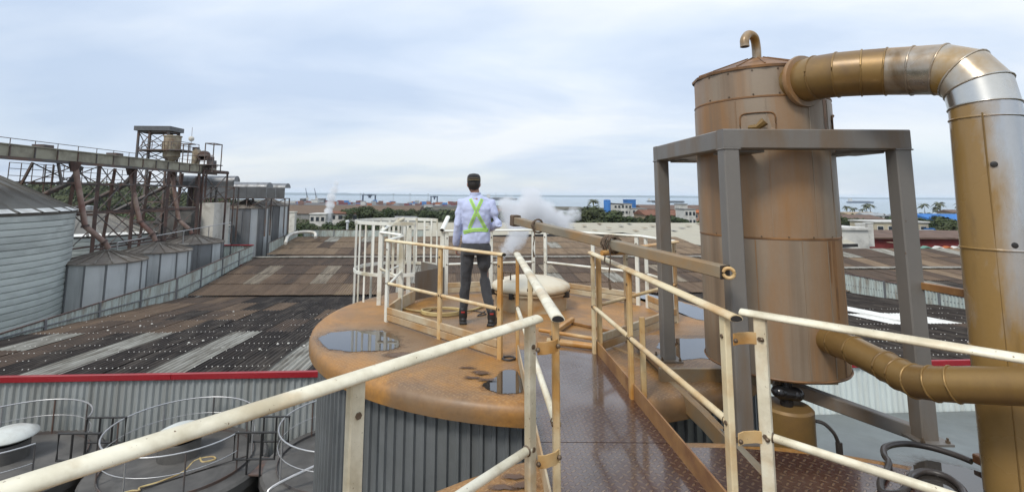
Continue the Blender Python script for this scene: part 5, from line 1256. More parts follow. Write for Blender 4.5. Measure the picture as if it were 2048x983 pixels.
for path in ([(-0.155,1.085),(-0.05,1.12),(0.06,1.125),(0.15,1.115)],):
    strap_on(path, 0.038, 0.008, 'lime_strap'); strap_on(path, 0.010, 0.0105, 'grey_strap')
for path in ([(-0.085,1.50),(-0.08,1.13)], [(0.08,1.50),(0.08,1.13)], [(-0.155,1.11),(0.155,1.11)]):
    strap_on(path, 0.042, 0.007, 'lime_strap', 1)
# ================================================================ ground, sea, far shore
t = NT('ground'); v = t.co()
c = t.ramp(t.noise(0.012, 6, 0.6, v), [(0.30, (0.040,0.045,0.022)), (0.48, (0.065,0.062,0.034)), (0.60, (0.115,0.090,0.058)), (0.72, (0.05,0.055,0.030))])
c = t.mix(t.ramp(t.noise(0.06, 5, 0.6, v), [(0.45, 0.0), (0.7, 0.6)]), c, (0.045,0.05,0.028))
t.set(color=c, rough=0.95, spec=0.1)
t = NT('sea'); v = t.co(scale=(1, 0.35, 1))
t.set(color=(0.16,0.22,0.26), rough=0.22, ior=1.33, normal=t.bump(t.noise(0.05, 5, 0.6, v), 0.25, 2.0))
weathered('shore_wood', (0.05,0.075,0.06), (0.04,0.06,0.05), 0.004, (0.9,0.95), fine=0.02, bump=0, rnd=False)
weathered('yard', (0.075,0.07,0.066), (0.055,0.052,0.05), 0.02, (0.9,0.95), fine=0.3, bump=0, rnd=False)
def sst(a, b, x):
    x = max(0.0, min(1.0, (x-a)/(b-a))); return x*x*(3-2*x)
def shore(x): return 1486 - 0.877*x + 60*math.sin(x*0.004)
def zt(x, y):
    z = GZ - 16.5*sst(140, 720, y)
    z += 0.8*noise.noise(Vector((x*0.01, y*0.01, 3)))*sst(60, 150, y)
    # wooded knoll far left
    z += 11*math.exp(-(((x+235)/70)**2 + ((y-330)/90)**2)) + 13*math.exp(-(((x+330)/80)**2 + ((y-380)/110)**2))
    return z - 4.0*sst(-30, 25, y-shore(x))
mb = MB(); ys = [-80, 0, 40, 80, 110, 140, 170, 200, 240, 280, 320, 360, 400, 450, 500, 560, 620, 700, 800, 900, 1000, 1100, 1200, 1300, 1400, 1500, 1650, 1800, 2000, 2200, 2400, 2700, 3100]
xs = list(range(-3000, -600, 200)) + list(range(-600, 600, 24)) + list(range(600, 3001, 200))
for y in ys:
    for x in xs: mb.v.append(Vector((x, y, zt(x, y))))
m = len(xs); mb.f = [(j*m+i, j*m+i+1, (j+1)*m+i+1, (j+1)*m+i) for j in range(len(ys)-1) for i in range(m-1)]
o = struct(mk('ground', mb, 'ground', smooth=60, origin=(0,0,0), recalc=False))
o = struct(mk('sea', MB().add([(-40000,300,-28.3),(40000,300,-28.3),(40000,40000,-28.3),(-40000,40000,-28.3)], [(0,1,2,3)]), 'sea', smooth=0, origin=(0,0,-28.3), recalc=False))
mb = MB(); P = []
for i in range(161):
    x = -14000 + i*175.0; h_ = 34 + 16*noise.noise(Vector((i*0.11, 2.2, 0))) + 7*noise.noise(Vector((i*0.7, 5, 0)))
    P.append((x, h_ + (10 if x < -2500 else 0)))
for x, h_ in P: mb.v += [Vector((x, 9000, -29)), Vector((x, 9100, -28.3+h_*0.8)), Vector((x, 9500, -28.3+h_)), Vector((x, 10500, -29))]
mb.f = [(4*i+k, 4*i+4+k, 4*i+5+k, 4*i+1+k) for i in range(160) for k in range(3)]
struct(mk('far_shore', mb, 'shore_wood', smooth=60, origin=(0,9000,-28)))
def at(px, D): return (px-970)/1000*D

# ================================================================ trees
t = NT('foliage'); v = t.co(rnd=True)
t.oi = t.oi or t.n.new('ShaderNodeObjectInfo')
c = t.ramp(t.noise(0.9, 4, 0.6, v), [(0.3, (0.022,0.036,0.014)), (0.5, (0.036,0.058,0.020)), (0.7, (0.062,0.085,0.030))])
c = t.mix(t.math('MULTIPLY', t.oi.outputs['Random'], 0.45), c, (0.075,0.070,0.030))
t.set(color=c, rough=0.75, spec=0.25)
weathered('bark', (0.085,0.065,0.048), (0.055,0.043,0.033), 3, (0.85,0.95))
weathered('palm_leaf', (0.05,0.065,0.028), (0.075,0.075,0.035), 2, (0.6,0.8), bump=0)
def crown_mesh(h, r, n, leaf, seed, flat=0.75, lobes=9):
    rnd = random.Random(seed); mb = MB(); cl = []
    for i in range(lobes):
        a = rnd.uniform(0, 2*PI); q = r*rnd.uniform(0.15, 0.68)
        cl.append((Vector((q*math.cos(a), q*math.sin(a), h*rnd.uniform(0.50, 0.86))), r*rnd.uniform(0.30, 0.52)))
    vs_ = []; fs = []
    for i in range(n):
        c, cr_ = rnd.choice(cl)
        d = Vector((rnd.gauss(0,1), rnd.gauss(0,1), rnd.gauss(0,1))).normalized()
        p = c + Vector((d.x, d.y, d.z*flat))*cr_*(rnd.random()**0.45)
        nn = (d + Vector((rnd.gauss(0,.6), rnd.gauss(0,.6), rnd.gauss(0,.6)+0.4))).normalized()
        u_ = nn.orthogonal().normalized(); w_ = nn.cross(u_); an_ = rnd.uniform(0, PI); u2 = u_*math.cos(an_)+w_*math.sin(an_); w2_ = nn.cross(u2)
        s_ = leaf*rnd.uniform(0.6, 1.3); k = len(vs_)
        vs_ += [p-u2*s_-w2_*s_*0.45, p+u2*s_-w2_*s_*0.45, p+u2*s_*0.7+w2_*s_*0.6, p-u2*s_*0.7+w2_*s_*0.6]; fs.append((k,k+1,k+2,k+3))
    mb.add(vs_, fs)
    tk = MB(); tk.tube([(0,0,-0.6),(0.05,0.02,h*0.25),(0.0,0.06,h*0.5)], 1, 8, radii=[0.045*h*0.7,0.03*h*0.7,0.02*h*0.7])
    for c, cr_ in cl[:6]: tk.tube([(0,0.04,h*0.35), tuple(lerp((0,0,h*0.4), c, 0.5)+Vector((0,0,0.2))), tuple(c)], 1, 6, radii=[0.016*h*0.7,0.011*h*0.7,0.004*h*0.7])
    cm = mesh_of('crown', mb, 0, recalc=False); cm.materials.append(MAT['foliage'])
    tm = mesh_of('trunk', tk, 60); tm.materials.append(MAT['bark']); return cm, tm
PROTO = [crown_mesh(8, 4.2, 2600, 0.30, 11), crown_mesh(8, 4.8, 2800, 0.30, 12, 0.65, 12), crown_mesh(8, 3.4, 2200, 0.28, 13, 0.95, 8), crown_mesh(8, 5.2, 3000, 0.32, 14, 0.6, 14)]
def tree(x, y, h, label, group, k=None, rz=None, wide=1.0):
    k = random.randrange(4) if k is None else k
    e = thing('tree', label, 'tree', (x, y, zt(x, y)), group)
    e.rotation_euler = (0, 0, random.uniform(0, 6.28) if rz is None else rz); e.scale = (h/8*wide, h/8*wide, h/8)
    for nm, me in zip(('crown', 'trunk'), PROTO[k]):
        o = bpy.data.objects.new(nm, me); col.objects.link(o); o.parent = e
    return e
random.seed(21)
# grove behind the back fence
for px, D, h_ in [(556,96,7.2),(572,104,7.8),(586,112,7.6),(600,98,6.6),(612,120,7.6),(626,104,6.4),(640,112,6.6),(652,98,5.8),(668,108,6.9),(682,116,7.8),(698,104,7.2),(712,112,8.2),(726,100,7.2),(742,116,8.4),(760,108,7.4),(548,118,8.4)]:
    tree(at(px, D), D, h_*0.82, 'dense dark green tree in the grove beyond the back fence', 'grove beyond the back fence', wide=1.25)
for px, D, h_ in [(735,180,11.5),(752,172,10.5),(768,185,10.5),(790,210,10.0),(812,220,9.6),(836,230,9.5),(862,215,9.0),(705,190,10)]:
    tree(at(px, D), D, h_*0.72, 'dark tree in the row behind the ladder cage', 'row of trees behind the ladder cage', wide=1.3)
for px, D, h_, k in [(1140,150,9.0,0),(1158,142,10.6,3),(1176,138,11.4,2),(1196,146,11.6,3),(1214,138,10.2,1),(1232,144,9.2,3),(1248,150,7.8,0),(1186,130,8.5,1)]:
    tree(at(px, D), D, h_*0.78, 'big dark tree in the clump beside the steam cloud', 'big tree clump beside the steam', k, wide=1.25)
for px, D, h_ in [(150,70,6),(185,75,6.5),(235,66,6),(262,72,6.5),(290,80,7),(330,76,7),(205,95,7),(245,110,8),(275,120,8),(300,105,8),(345,118,8.5),(380,100,7.5),(420,110,8)]:
    tree(at(px, D), D, h_, 'dark tree seen through the conveyor trestle', 'trees behind the trestle', wide=1.3)
def woodland(label, spots, n, leaf, seed, h0, h1):
    """far wood that reads as one mass"""
    rnd = random.Random(seed); vs_ = []; fs = []
    for i in range(n):
        cx, cy, rx, ry = rnd.choice(spots); a = rnd.uniform(0, 2*PI); q = math.sqrt(rnd.random())
        x = cx+rx*q*math.cos(a); y = cy+ry*q*math.sin(a)
        top = h0 + (h1-h0)*(0.5+0.9*noise.noise(Vector((x*0.11, y*0.11, seed)))) * (1-0.5*q*q)
        p = Vector((x, y, zt(x, y) + top*(1-rnd.random()**2.2)))
        nn = Vector((rnd.gauss(0,1), rnd.gauss(0,1)-0.5, rnd.gauss(0,1)+0.7)).normalized(); u_ = nn.orthogonal().normalized(); w_ = nn.cross(u_); s_ = leaf*rnd.uniform(0.6, 1.3); k = len(vs_)
        vs_ += [p-u_*s_-w_*s_*0.6, p+u_*s_-w_*s_*0.5, p+u_*s_*0.7+w_*s_*0.7, p-u_*s_*0.7+w_*s_*0.6]; fs.append((k,k+1,k+2,k+3))
    o = mk('woodland', MB().add(vs_, fs), 'foliage', smooth=0, recalc=False); o['kind'] = 'stuff'; o['label'] = label; return o
woodland('dark wooded knoll on the horizon behind the conveyor', [(-235,325,85,80),(-330,375,95,95),(-180,300,60,40)], 14000, 1.5, 3, 3, 9)
woodland('low dark scrub on the plain before the port', [(-190,420,150,60),(-120,560,160,70),(-60,420,60,50),(-10,380,50,50),(20,330,40,40),(-30,300,40,25),(-200,800,250,110),(-50,760,120,90),(60,520,60,60),(110,430,60,50)], 13000, 1.5, 5, 1.0, 6)
woodland('dark scrub and gardens between the town houses', [(150,300,60,60),(220,380,80,80),(300,420,90,90),(120,220,50,40),(280,300,60,60)], 9000, 1.1, 7, 1.0, 6)
woodland('dark bushes behind the trestle and banded silos', [(-62,80,16,14),(-78,110,26,18),(-50,95,12,12),(-90,150,40,24)], 7000, 0.5, 9, 1.5, 6.5)
for px, D, h_ in [(1322,175,8),(1308,190,8),(1355,185,8),(1380,230,8),(1900,115,8.5),(1912,108,8.0),(1925,112,8.4),(1888,130,7),(1855,170,7.5),(1780,150,7),(1690,160,7),(1400,210,9),(1270,190,7),(1748,95,5),(1765,92,5)]:
    tree(at(px, D), D, h_*(0.62 if px < 1420 else 0.9), 'dark garden tree among the town houses', 'garden trees in the town', wide=1.25)
for i in range(60):
    px = random.uniform(560, 930); D = random.uniform(330, 900)
    tree(at(px, D), D, random.uniform(5, 9), 'small distant tree on the flat land before the port', 'distant trees before the port', wide=1.6)
for i in range(26):
    px = random.uniform(1130, 1960); x = at(px, 500); D = random.uniform(380, 640)
    tree(at(px, D), D, random.uniform(5, 9), 'small distant tree between the shore and the town', 'distant trees by the shore', wide=1.6)
def palm(px, D, h_, i):
    x, y = at(px, D), D; z = zt(x, y); rnd = random.Random(i)
    e = thing('palm_tree', 'palm tree standing out against the sea at right', 'palm', (x, y, z), 'palms against the sea')
    top = Vector((x+rnd.uniform(-.08,.08)*h_, y, z+h_))
    mk('trunk', MB().tube([(x,y,z-0.5), tuple(lerp((x,y,z), top, 0.5)+Vector((0.03*h_,0,0))), tuple(top)], 1, 7, radii=[0.03*h_,0.022*h_,0.018*h_]), 'bark', e)
    mb = MB()
    for k in range(18):
        a = 2*PI*k/18 + rnd.uniform(-.15,.15); el = rnd.uniform(-0.15, 0.9); d = Vector((math.cos(a), math.sin(a), 0)); L_ = 0.36*h_*rnd.uniform(0.85,1.1); pr_ = None
        sd_ = Vector((-d.y, d.x, 0))
        for j in range(6):
            tt = j/5; p = top + d*L_*tt*math.cos(el*0.8) + Vector((0,0,L_*(math.sin(el)*tt - 0.75*tt*tt))); w_ = 0.055*h_*math.sin(PI*(0.15+0.8*tt))
            cur = (p+sd_*w_-Vector((0,0,w_*0.5)), p, p-sd_*w_-Vector((0,0,w_*0.5)))
            if pr_: mb.add([pr_[0],pr_[1],pr_[2],cur[0],cur[1],cur[2]], [(0,1,4,3),(1,2,5,4)])
            pr_ = cur
    mk('crown', mb, 'palm_leaf', e, smooth=0, recalc=False)
for i, (px, D, h_) in enumerate([(1687,420,12),(1703,430,11),(1717,440,10.5),(1727,420,13),(1734,425,14),(1840,440,15),(1862,420,9),(1872,430,16),(1866,425,12),(1914,400,14.5),(1920,390,13),(1186,300,12.5)]):
    palm(px, D, h_, i)

# ================================================================ buildings
def flat(name, c, r=0.8):
    weathered(name, c, tuple(x*0.85 for x in c), 0.4, (r-0.1, r+0.1), stain=tuple(x*0.55 for x in c), samt=0.3, sscale=0.5, fine=3, bump=0, spec=0.2)
for nm, c in dict(h_white=(0.62,0.61,0.57), h_cream=(0.50,0.44,0.32), h_pink=(0.42,0.24,0.17), h_grey=(0.26,0.26,0.25), h_brown=(0.16,0.105,0.08), h_red=(0.20,0.035,0.035), h_blue=(0.05,0.19,0.50), h_rust=(0.20,0.09,0.055), h_tan=(0.34,0.26,0.17), h_dark=(0.045,0.042,0.042), h_orange=(0.42,0.13,0.045), h_green=(0.15,0.30,0.24), h_steel=(0.33,0.35,0.36), glass=(0.03,0.04,0.05), crane_blue=(0.035,0.06,0.11)).items(): flat(nm, c)
def house(px0, px1, D, ztop, label, wall, roof, dep=None, ridge=1.2, cat='building', wins=0, group=None, rows=1, rz=0.0, flat_roof=False, zbase=None, name='building'):
    x0, x1 = at(px0, D), at(px1, D); w = x1-x0; dep = dep or max(6, w*0.7); xc, yc = (x0+x1)/2, D+dep/2
    zb = zt(xc, yc)-0.5 if zbase is None else zbase
    e = thing(name, label, cat, (xc, yc, zb), group); zt_ = ztop - (0 if flat_roof else ridge)
    mk('wall', MB().box((xc,yc,(zb+zt_)/2),(w,dep,zt_-zb)), wall, e, smooth=0)
    if flat_roof:
        mk('roof', MB().box((xc,yc,zt_+0.15),(w+0.5,dep+0.5,0.3)), roof, e, smooth=0)
    else:
        o_ = 0.5; hx, hy = w/2+o_, dep/2+o_
        mk('roof', MB().add([(xc-hx,yc-hy,zt_),(xc+hx,yc-hy,zt_),(xc+hx,yc+hy,zt_),(xc-hx,yc+hy,zt_),(xc-hx,yc,ztop),(xc+hx,yc,ztop),(xc-hx,yc-hy,zt_-0.2),(xc+hx,yc-hy,zt_-0.2)], [(0,1,5,4),(3,4,5,2),(0,4,3),(1,2,5),(0,6,7,1)]), roof, e, smooth=0)
    for r_ in range(rows):
        for k in range(wins):
            wx = x0 + w*(k+0.5)/wins; wz = zt_ - 1.5 - r_*3.0; ww = min(1.8, w/wins*0.5)
            q = mk('window', MB().box((wx,yc-dep/2-0.03,wz),(ww+0.25,0.08,1.45)), 'h_white' if wall != 'h_white' else 'h_grey', e, smooth=0)
            mk('pane', MB().box((wx,yc-dep/2-0.06,wz),(ww,0.08,1.2)), 'glass', q, smooth=0)
    return e
# pale roofed hall behind the warehouses
e = thing('hall', 'long hall with pale cream roof and dark roof patches behind the warehouses', 'hall', (15, 85, GZ))
mk('roof', MB().add([(-14,97,-3.80),(62,97,-3.35),(46,63,-4.1),(27,60,-4.40),(21.5,79,-4.10),(-11,77,-4.85)], [(0,1,2,3,4,5)]), 'roof_cream', e, smooth=0)
mk('eave', MB().sweep([(-11,76.9,-5.0),(21.4,78.8,-4.28),(26.9,59.8,-4.6),(46,62.8,-4.3)], rect(0.2,0.35,0)), 'h_dark', e, smooth=0)
mk('wall', MB().sweep([(-10.5,77.6,-7.5),(22.2,79.6,-7.3),(27.5,60.6,-7.3),(46,63.6,-7.3)], rect(0.3,5.0,0)), 'h_white', e, smooth=0)
for r_, y in enumerate((94, 90, 85.5, 80.5, 75, 69, 64.5)):
    for k in range(11):
        x = -10 + k*6.2 + (r_ % 2)*3.0 + random.uniform(-0.4, 0.4)
        if (y < 78.5 and x < 28) or x > 52 or (y < 70 and x < 29): continue
        z = -3.80 - (97-y)*0.024 + (x+14)*0.0052
        mk('roof_patch', MB().box((x, y, z+0.12), (0.55, 1.7, 0.05)), 'h_tan' if (k+r_) % 3 else 'h_grey', e, smooth=0)
# left middle distance
house(530, 835, 285, -5.4, 'wide old shed with weathered brown roof beyond the grove', 'h_grey', 'roof_brown', 46, 4.2, 'shed', name='shed')
house(625, 656, 168, -5.3, 'small white house with dark windows left of the thin steam plume', 'h_white', 'h_white', 8, 0.4, 'house', 3, flat_roof=True, name='house')
house(664, 722, 186, -4.8, 'white two-window house right of the thin steam plume', 'h_white', 'h_rust', 9, 0.7, 'house', 4, name='house')
house(768, 832, 200, -7.2, 'grey shed below the wide brown roof', 'h_steel', 'h_grey', 9, 0.6, 'shed', name='shed')
house(250, 300, 60, -5.0, 'long white-roofed shed glimpsed through the trestle', 'h_white', 'h_white', 8, 0.6, 'shed', name='shed')
tag(mk('chimney', MB().box((at(592,72),72,-5.6),(0.75,0.75,9.0)).box((at(592,72),72,-1.05),(0.9,0.9,0.12)), 'white_wall', smooth=0), 'pale square chimney rising from the grove', 'chimney')
tag(mk('vent_stack', MB().tube([(at(700,63.0),63.0,-4),(at(700,63.0),63.0,-1.9)], 0.14, 10).tube([(at(697,63.0),63.0,-1.9),(at(703,63.0),63.0,-1.85)], 0.2, 8), 'galv', smooth=50), 'short vent pipe on the far fence of the sandy roof', 'vent pipe')
# right of the steam: shore town
e = thing('storage_tank', 'tall bright blue cylindrical tank by the sea', 'tank', (at(1213,262),262,zt(70,262)))
mk('shell', MB().lathe([(1.75,zt(63,262)-1),(1.75,-0.9),(1.6,-0.6),(0.001,-0.4)], (at(1213,262),262,0), 24), 'h_blue', e)
mk('pipe_bridge', MB().beam((at(1216,262),262,-2.2),(at(1245,275),275,-3.4),0.5,0.5), 'h_dark', e)
house(1226, 1262, 280, -3.0, 'white two-storey office block right of the blue tank', 'h_white', 'h_grey', 14, 0.5, 'office', 5, rows=2, flat_roof=True)
house(1262, 1292, 276, -5.5, 'lower white wing joined to the office block', 'h_white', 'h_grey', 12, 0.5, 'office', 4, flat_roof=True)
house(1252, 1270, 300, -0.9, 'dark blue box building behind the office block', 'h_blue', 'h_blue', 8, 0.3, 'building', flat_roof=True)
house(1288, 1368, 235, -5.0, 'long shed with rust red roof and cream gable', 'h_tan', 'h_rust', 18, 2.2, 'shed', 4, name='shed')
house(1285, 1420, 330, -4.3, 'dark brown roofed warehouse near the shore', 'h_brown', 'h_brown', 26, 2.6, 'warehouse', name='warehouse')
house(1366, 1388, 190, -3.4, 'white house with glass balcony front left of the vessel', 'h_white', 'h_grey', 9, 0.4, 'house', 3, rows=2, flat_roof=True, name='house')
house(1384, 1412, 205, -4.0, 'pink and cream apartment house left of the vessel', 'h_pink', 'h_orange', 10, 0.9, 'house', 3, rows=2, name='house')
house(1355, 1372, 260, -2.6, 'small white tower house behind the glass fronted house', 'h_white', 'h_grey', 6, 0.4, 'house', flat_roof=True, name='house')
# far right
house(1722, 1960, 72, -3.3, 'long low building with dark red wall and brown roof at right', 'h_red', 'h_brown', 10, 0.7, 'building')
house(1660, 1726, 67, -2.7, 'white sheet-metal shed left of the dark red building', 'h_white', 'h_white', 5, 0.3, 'shed', flat_roof=True, name='shed')
for k, (px, lab) in enumerate(((1711,'left of the two white square vent towers'),(1727,'right of the two white square vent towers'))):
    e = thing('vent_tower', lab+' above the white shed', 'tower', (at(px,69),69,-3), 'white vent towers')
    zt0 = -2.05+0.1*k
    mk('shaft', MB().box((at(px,69),69,(zt0-5)/2),(0.75,0.75,zt0+5)), 'h_white', e, smooth=0)
    mk('cap', MB().box((at(px,69),69,zt0+0.06),(0.85,0.85,0.14)), 'h_white', e, smooth=0)
house(1860, 1962, 168, -3.9, 'building with bright blue roof and white gable strip near the palms', 'h_white', 'h_blue', 16, 1.8, 'building')
house(1886, 1945, 112, -5.3, 'blue sheet-metal shed below the blue roofed building', 'h_blue', 'h_blue', 9, 0.6, 'shed', name='shed')
house(1840, 1886, 108, -5.4, 'pale grey-green shed left of the blue shed', 'h_steel', 'h_grey', 9, 1.2, 'shed', name='shed')
house(1740, 1846, 118, -4.2, 'cream house with flat pale roof behind the dark red building', 'h_cream', 'h_white', 8, 0.4, 'house', 5, flat_roof=True, name='house')
house(1686, 1760, 260, -7.5, 'brown roofed sheds in front of the palms', 'h_brown', 'h_brown', 20, 1.8, 'shed', name='shed')
house(1800, 1900, 300, -9.5, 'long dark shed roof along the waterfront', 'h_dark', 'h_dark', 24, 1.6, 'shed', name='shed')
for k, (px, c) in enumerate(((1808,'h_white'),(1838,'h_green'),(1862,'h_white'),(1880,'h_orange'),(1896,'h_white'))):
    o = thing('parked_boat', ['white','green','grey-white','orange','small white'][k] + ' covered boat parked before the dark red building', 'boat', (at(px,64),64,-5.6), 'boats parked by the red building')
    x = at(px,64)
    mk('hull', MB().sweep([(x-1.3,64,-5.1),(x-0.6,64,-5.2),(x+0.7,64,-5.2),(x+1.2,64,-5.0)], rect(0.9,0.5,0.15), scales=[0.5,1,1,0.3]), c, o)
    mk('cover', MB().sweep([(x-1.0,64,-4.85),(x-0.2,64,-4.55),(x+0.8,64,-4.8)], rect(0.8,0.25,0.1), scales=[0.5,1,0.5]), c, o)
    mk('trestle', MB().box((x,64,-5.8),(1.6,0.6,0.9)), 'h_dark', o, smooth=0)
random.seed(5)
TN = [('h_white','h_rust','small white house with rust roof in the shore town'),('h_cream','h_brown','small cream house with brown roof in the shore town'),('h_pink','h_tan','small pinkish house with tan roof in the shore town'),('h_grey','h_dark','small grey shed with dark roof in the shore town'),('h_white','h_steel','small white house with grey roof in the shore town')]
for i in range(96):
    px = random.uniform(1120, 1960) if i < 56 else random.uniform(830, 1150); D = random.uniform(300, 640)
    if at(px, D)*0.877 + D > 1380: continue
    w = random.uniform(9, 22)/D*1000; k = i % 5
    x = at(px, D); g = zt(x, D)
    house(px, px+w, D, g+random.uniform(4.5, 8.5), TN[k][2], TN[k][0], TN[k][1], random.uniform(7, 12), 1.6, 'house', 2, group='small houses of the shore town', name='house')

# ================================================================ port
yard = struct(mk('port_yard', MB().add([(at(540,1250),1250,zt(-400,1250)+0.9),(at(960,1150),1150,zt(-10,1150)+0.9),(at(960,1420),1420,zt(-10,1150)+0.9),(at(540,1900),1900,zt(-400,1250)+0.9)], [(0,1,2,3)]), 'yard', smooth=0, recalc=False))
CC_ = ['h_orange','h_red','h_rust','h_blue','h_white','h_steel','h_orange','h_rust']
CN = {'h_orange':'orange','h_red':'dark red','h_rust':'rust brown','h_blue':'blue','h_white':'white','h_steel':'grey'}
cmesh = {}
for m_ in set(CC_):
    mb = MB().box((0,0,1.3),(12.2,2.4,2.6))
    for k in range(8): mb.box((-5.6+k*1.6,-1.23,1.3),(0.5,0.06,2.3))
    me = mesh_of('container', mb, 0); me.materials.append(MAT[m_]); cmesh[m_] = me
random.seed(9)
cnt = 0
for i in range(92):
    px = random.choice([random.uniform(660, 860), random.uniform(600, 700), random.uniform(820, 945)]); D = random.uniform(1240, 1500)
    x = at(px, D); z = zt(x, D)+1.0; m_ = random.choice(CC_)
    for k in range(random.choice((2,3,3,4))):
        if random.random() < 0.3: m_ = random.choice(CC_)
        o = bpy.data.objects.new('shipping_container', cmesh[m_]); col.objects.link(o)
        o.location = (x, D, z+k*2.62); o.rotation_euler = (0,0,random.uniform(-0.05,0.05))
        tag(o, CN[m_] + ' shipping container stacked in the distant port', 'container', 'containers in the port')
def gantry(px, D, w, h_, label):
    x = at(px, D); z = zt(x, D); e = thing('gantry_crane', label, 'crane', (x, D, z))
    for sx in (-1, 1):
        for sy in (-1, 1): mk('leg', MB().beam((x+sx*w/2,D+sy*5,z),(x+sx*w/2,D+sy*5,z+h_), 2.2, 2.2, 0), 'crane_blue', e)
    for sy in (-1, 1): mk('girder', MB().beam((x-w/2-2,D+sy*5,z+h_),(x+w/2+2,D+sy*5,z+h_), 1.8, 2.4, 0), 'crane_blue', e)
    mk('trolley', MB().box((x+w*0.05,D,z+h_-0.5),(w*0.35,9,5.0)), 'crane_blue', e, smooth=0)
    mk('cabin', MB().box((x+w*0.05,D,z+h_-5.5),(w*0.2,5,6)), 'crane_blue', e, smooth=0)
gantry(741, 1540, 38, 25, 'wide dark blue gantry crane among the containers, left one')
gantry(870, 1480, 18, 22, 'narrow dark blue gantry crane among the containers, right one')
def harbour_crane(px, D, lean, label):
    x = at(px, D); z = zt(x, D); e = thing('harbour_crane', label, 'crane', (x, D, z))
    mk('tower', MB().beam((x,D,z),(x,D,z+22),4,4,0), 'h_steel', e); mk('base', MB().box((x,D,z+3),(12,9,6)), 'h_steel', e, smooth=0)
    mk('house', MB().box((x+2,D,z+12),(8,6,5)), 'h_white', e, smooth=0)
    mk('jib', MB().beam((x,D,z+14),(x+lean,D,z+46),1.5,1.5,0), 'crane_blue', e)
    mk('stay', MB().beam((x,D,z+22),(x+lean*0.9,D,z+44),0.5,0.5,0), 'crane_blue', e)
harbour_crane(618, 1650, -6, 'harbour crane with raised jib, left of the pair')
harbour_crane(636, 1650, -7, 'harbour crane with raised jib, right of the pair')
for i, (px, D) in enumerate(((724,1500),(730,1560),(789,1450),(822,1450),(858,1500))):
    x = at(px, D); z = zt(x, D)
    o = thing('light_mast', 'tall thin floodlight mast in the port', 'mast', (x, D, z), 'floodlight masts in the port')
    mk('pole', MB().tube([(x,D,z),(x,D,z+30)], 0.55, 6), 'h_steel', o); mk('lamp_ring', MB().box((x,D,z+30),(4,4,1.2)), 'h_steel', o, smooth=0)
for px0, px1, D, h_, lab in ((560,600,1500,7,'low pale port shed left of the cranes'),(604,612,1600,14,'dark silo block beside the harbour cranes'),(640,652,1620,14,'dark block right of the harbour cranes'),(625,640,1560,11,'white plant by the harbour cranes'),(850,866,1000,9,'pale shed in front of the narrow gantry crane')):
    x = at((px0+px1)/2, D); house(px0, px1, D, zt(x, D)+h_, lab, 'h_white' if 'white' in lab or 'pale' in lab else 'h_dark', 'h_grey', 20, 1.5, 'shed', name='shed')
# ships
def ship(px0, px1, D, label, hull, sup=True, masts=2):
    x0, x1 = at(px0, D), at(px1, D); L_ = x1-x0; z = -28.3; e = thing('cargo_ship', label, 'ship', ((x0+x1)/2, D, z)); h_ = L_*0.055
    mk('hull', MB().sweep([(x0,D,z+h_*0.6),(x0+L_*0.06,D,z+h_*0.45),(x1-L_*0.06,D,z+h_*0.45),(x1,D,z+h_*0.65)], rect(L_*0.14,h_*1.3,0), scales=[0.5,1,1,0.4]), hull, e)
    if sup:
        mk('bridge', MB().box((x0+L_*0.12,D,z+h_*2.0),(L_*0.10,L_*0.1,h_*2.4)), 'h_white', e, smooth=0)
        mk('hatch_row', MB().box((x0+L_*0.55,D,z+h_*1.25),(L_*0.6,L_*0.09,h_*0.5)), 'h_grey', e, smooth=0)
    for k in range(masts): mk('mast', MB().beam((x0+L_*(0.35+0.3*k),D,z+h_),(x0+L_*(0.35+0.3*k),D,z+h_*4.2),L_*0.008,L_*0.008,0), 'h_grey', e)
ship(970, 1035, 3000, 'dark cargo ship with two masts half hidden by steam', 'h_dark', True, 2)
ship(1292, 1330, 2600, 'small flat barge left of the stand post', 'h_dark', True, 0)
ship(1302, 1366, 2300, 'long low barge crossing behind the stand post', 'h_dark', False, 0)
ship(1689, 1741, 2700, 'grey blue bulk ship at anchor right of the vessel', 'crane_blue', True, 0)
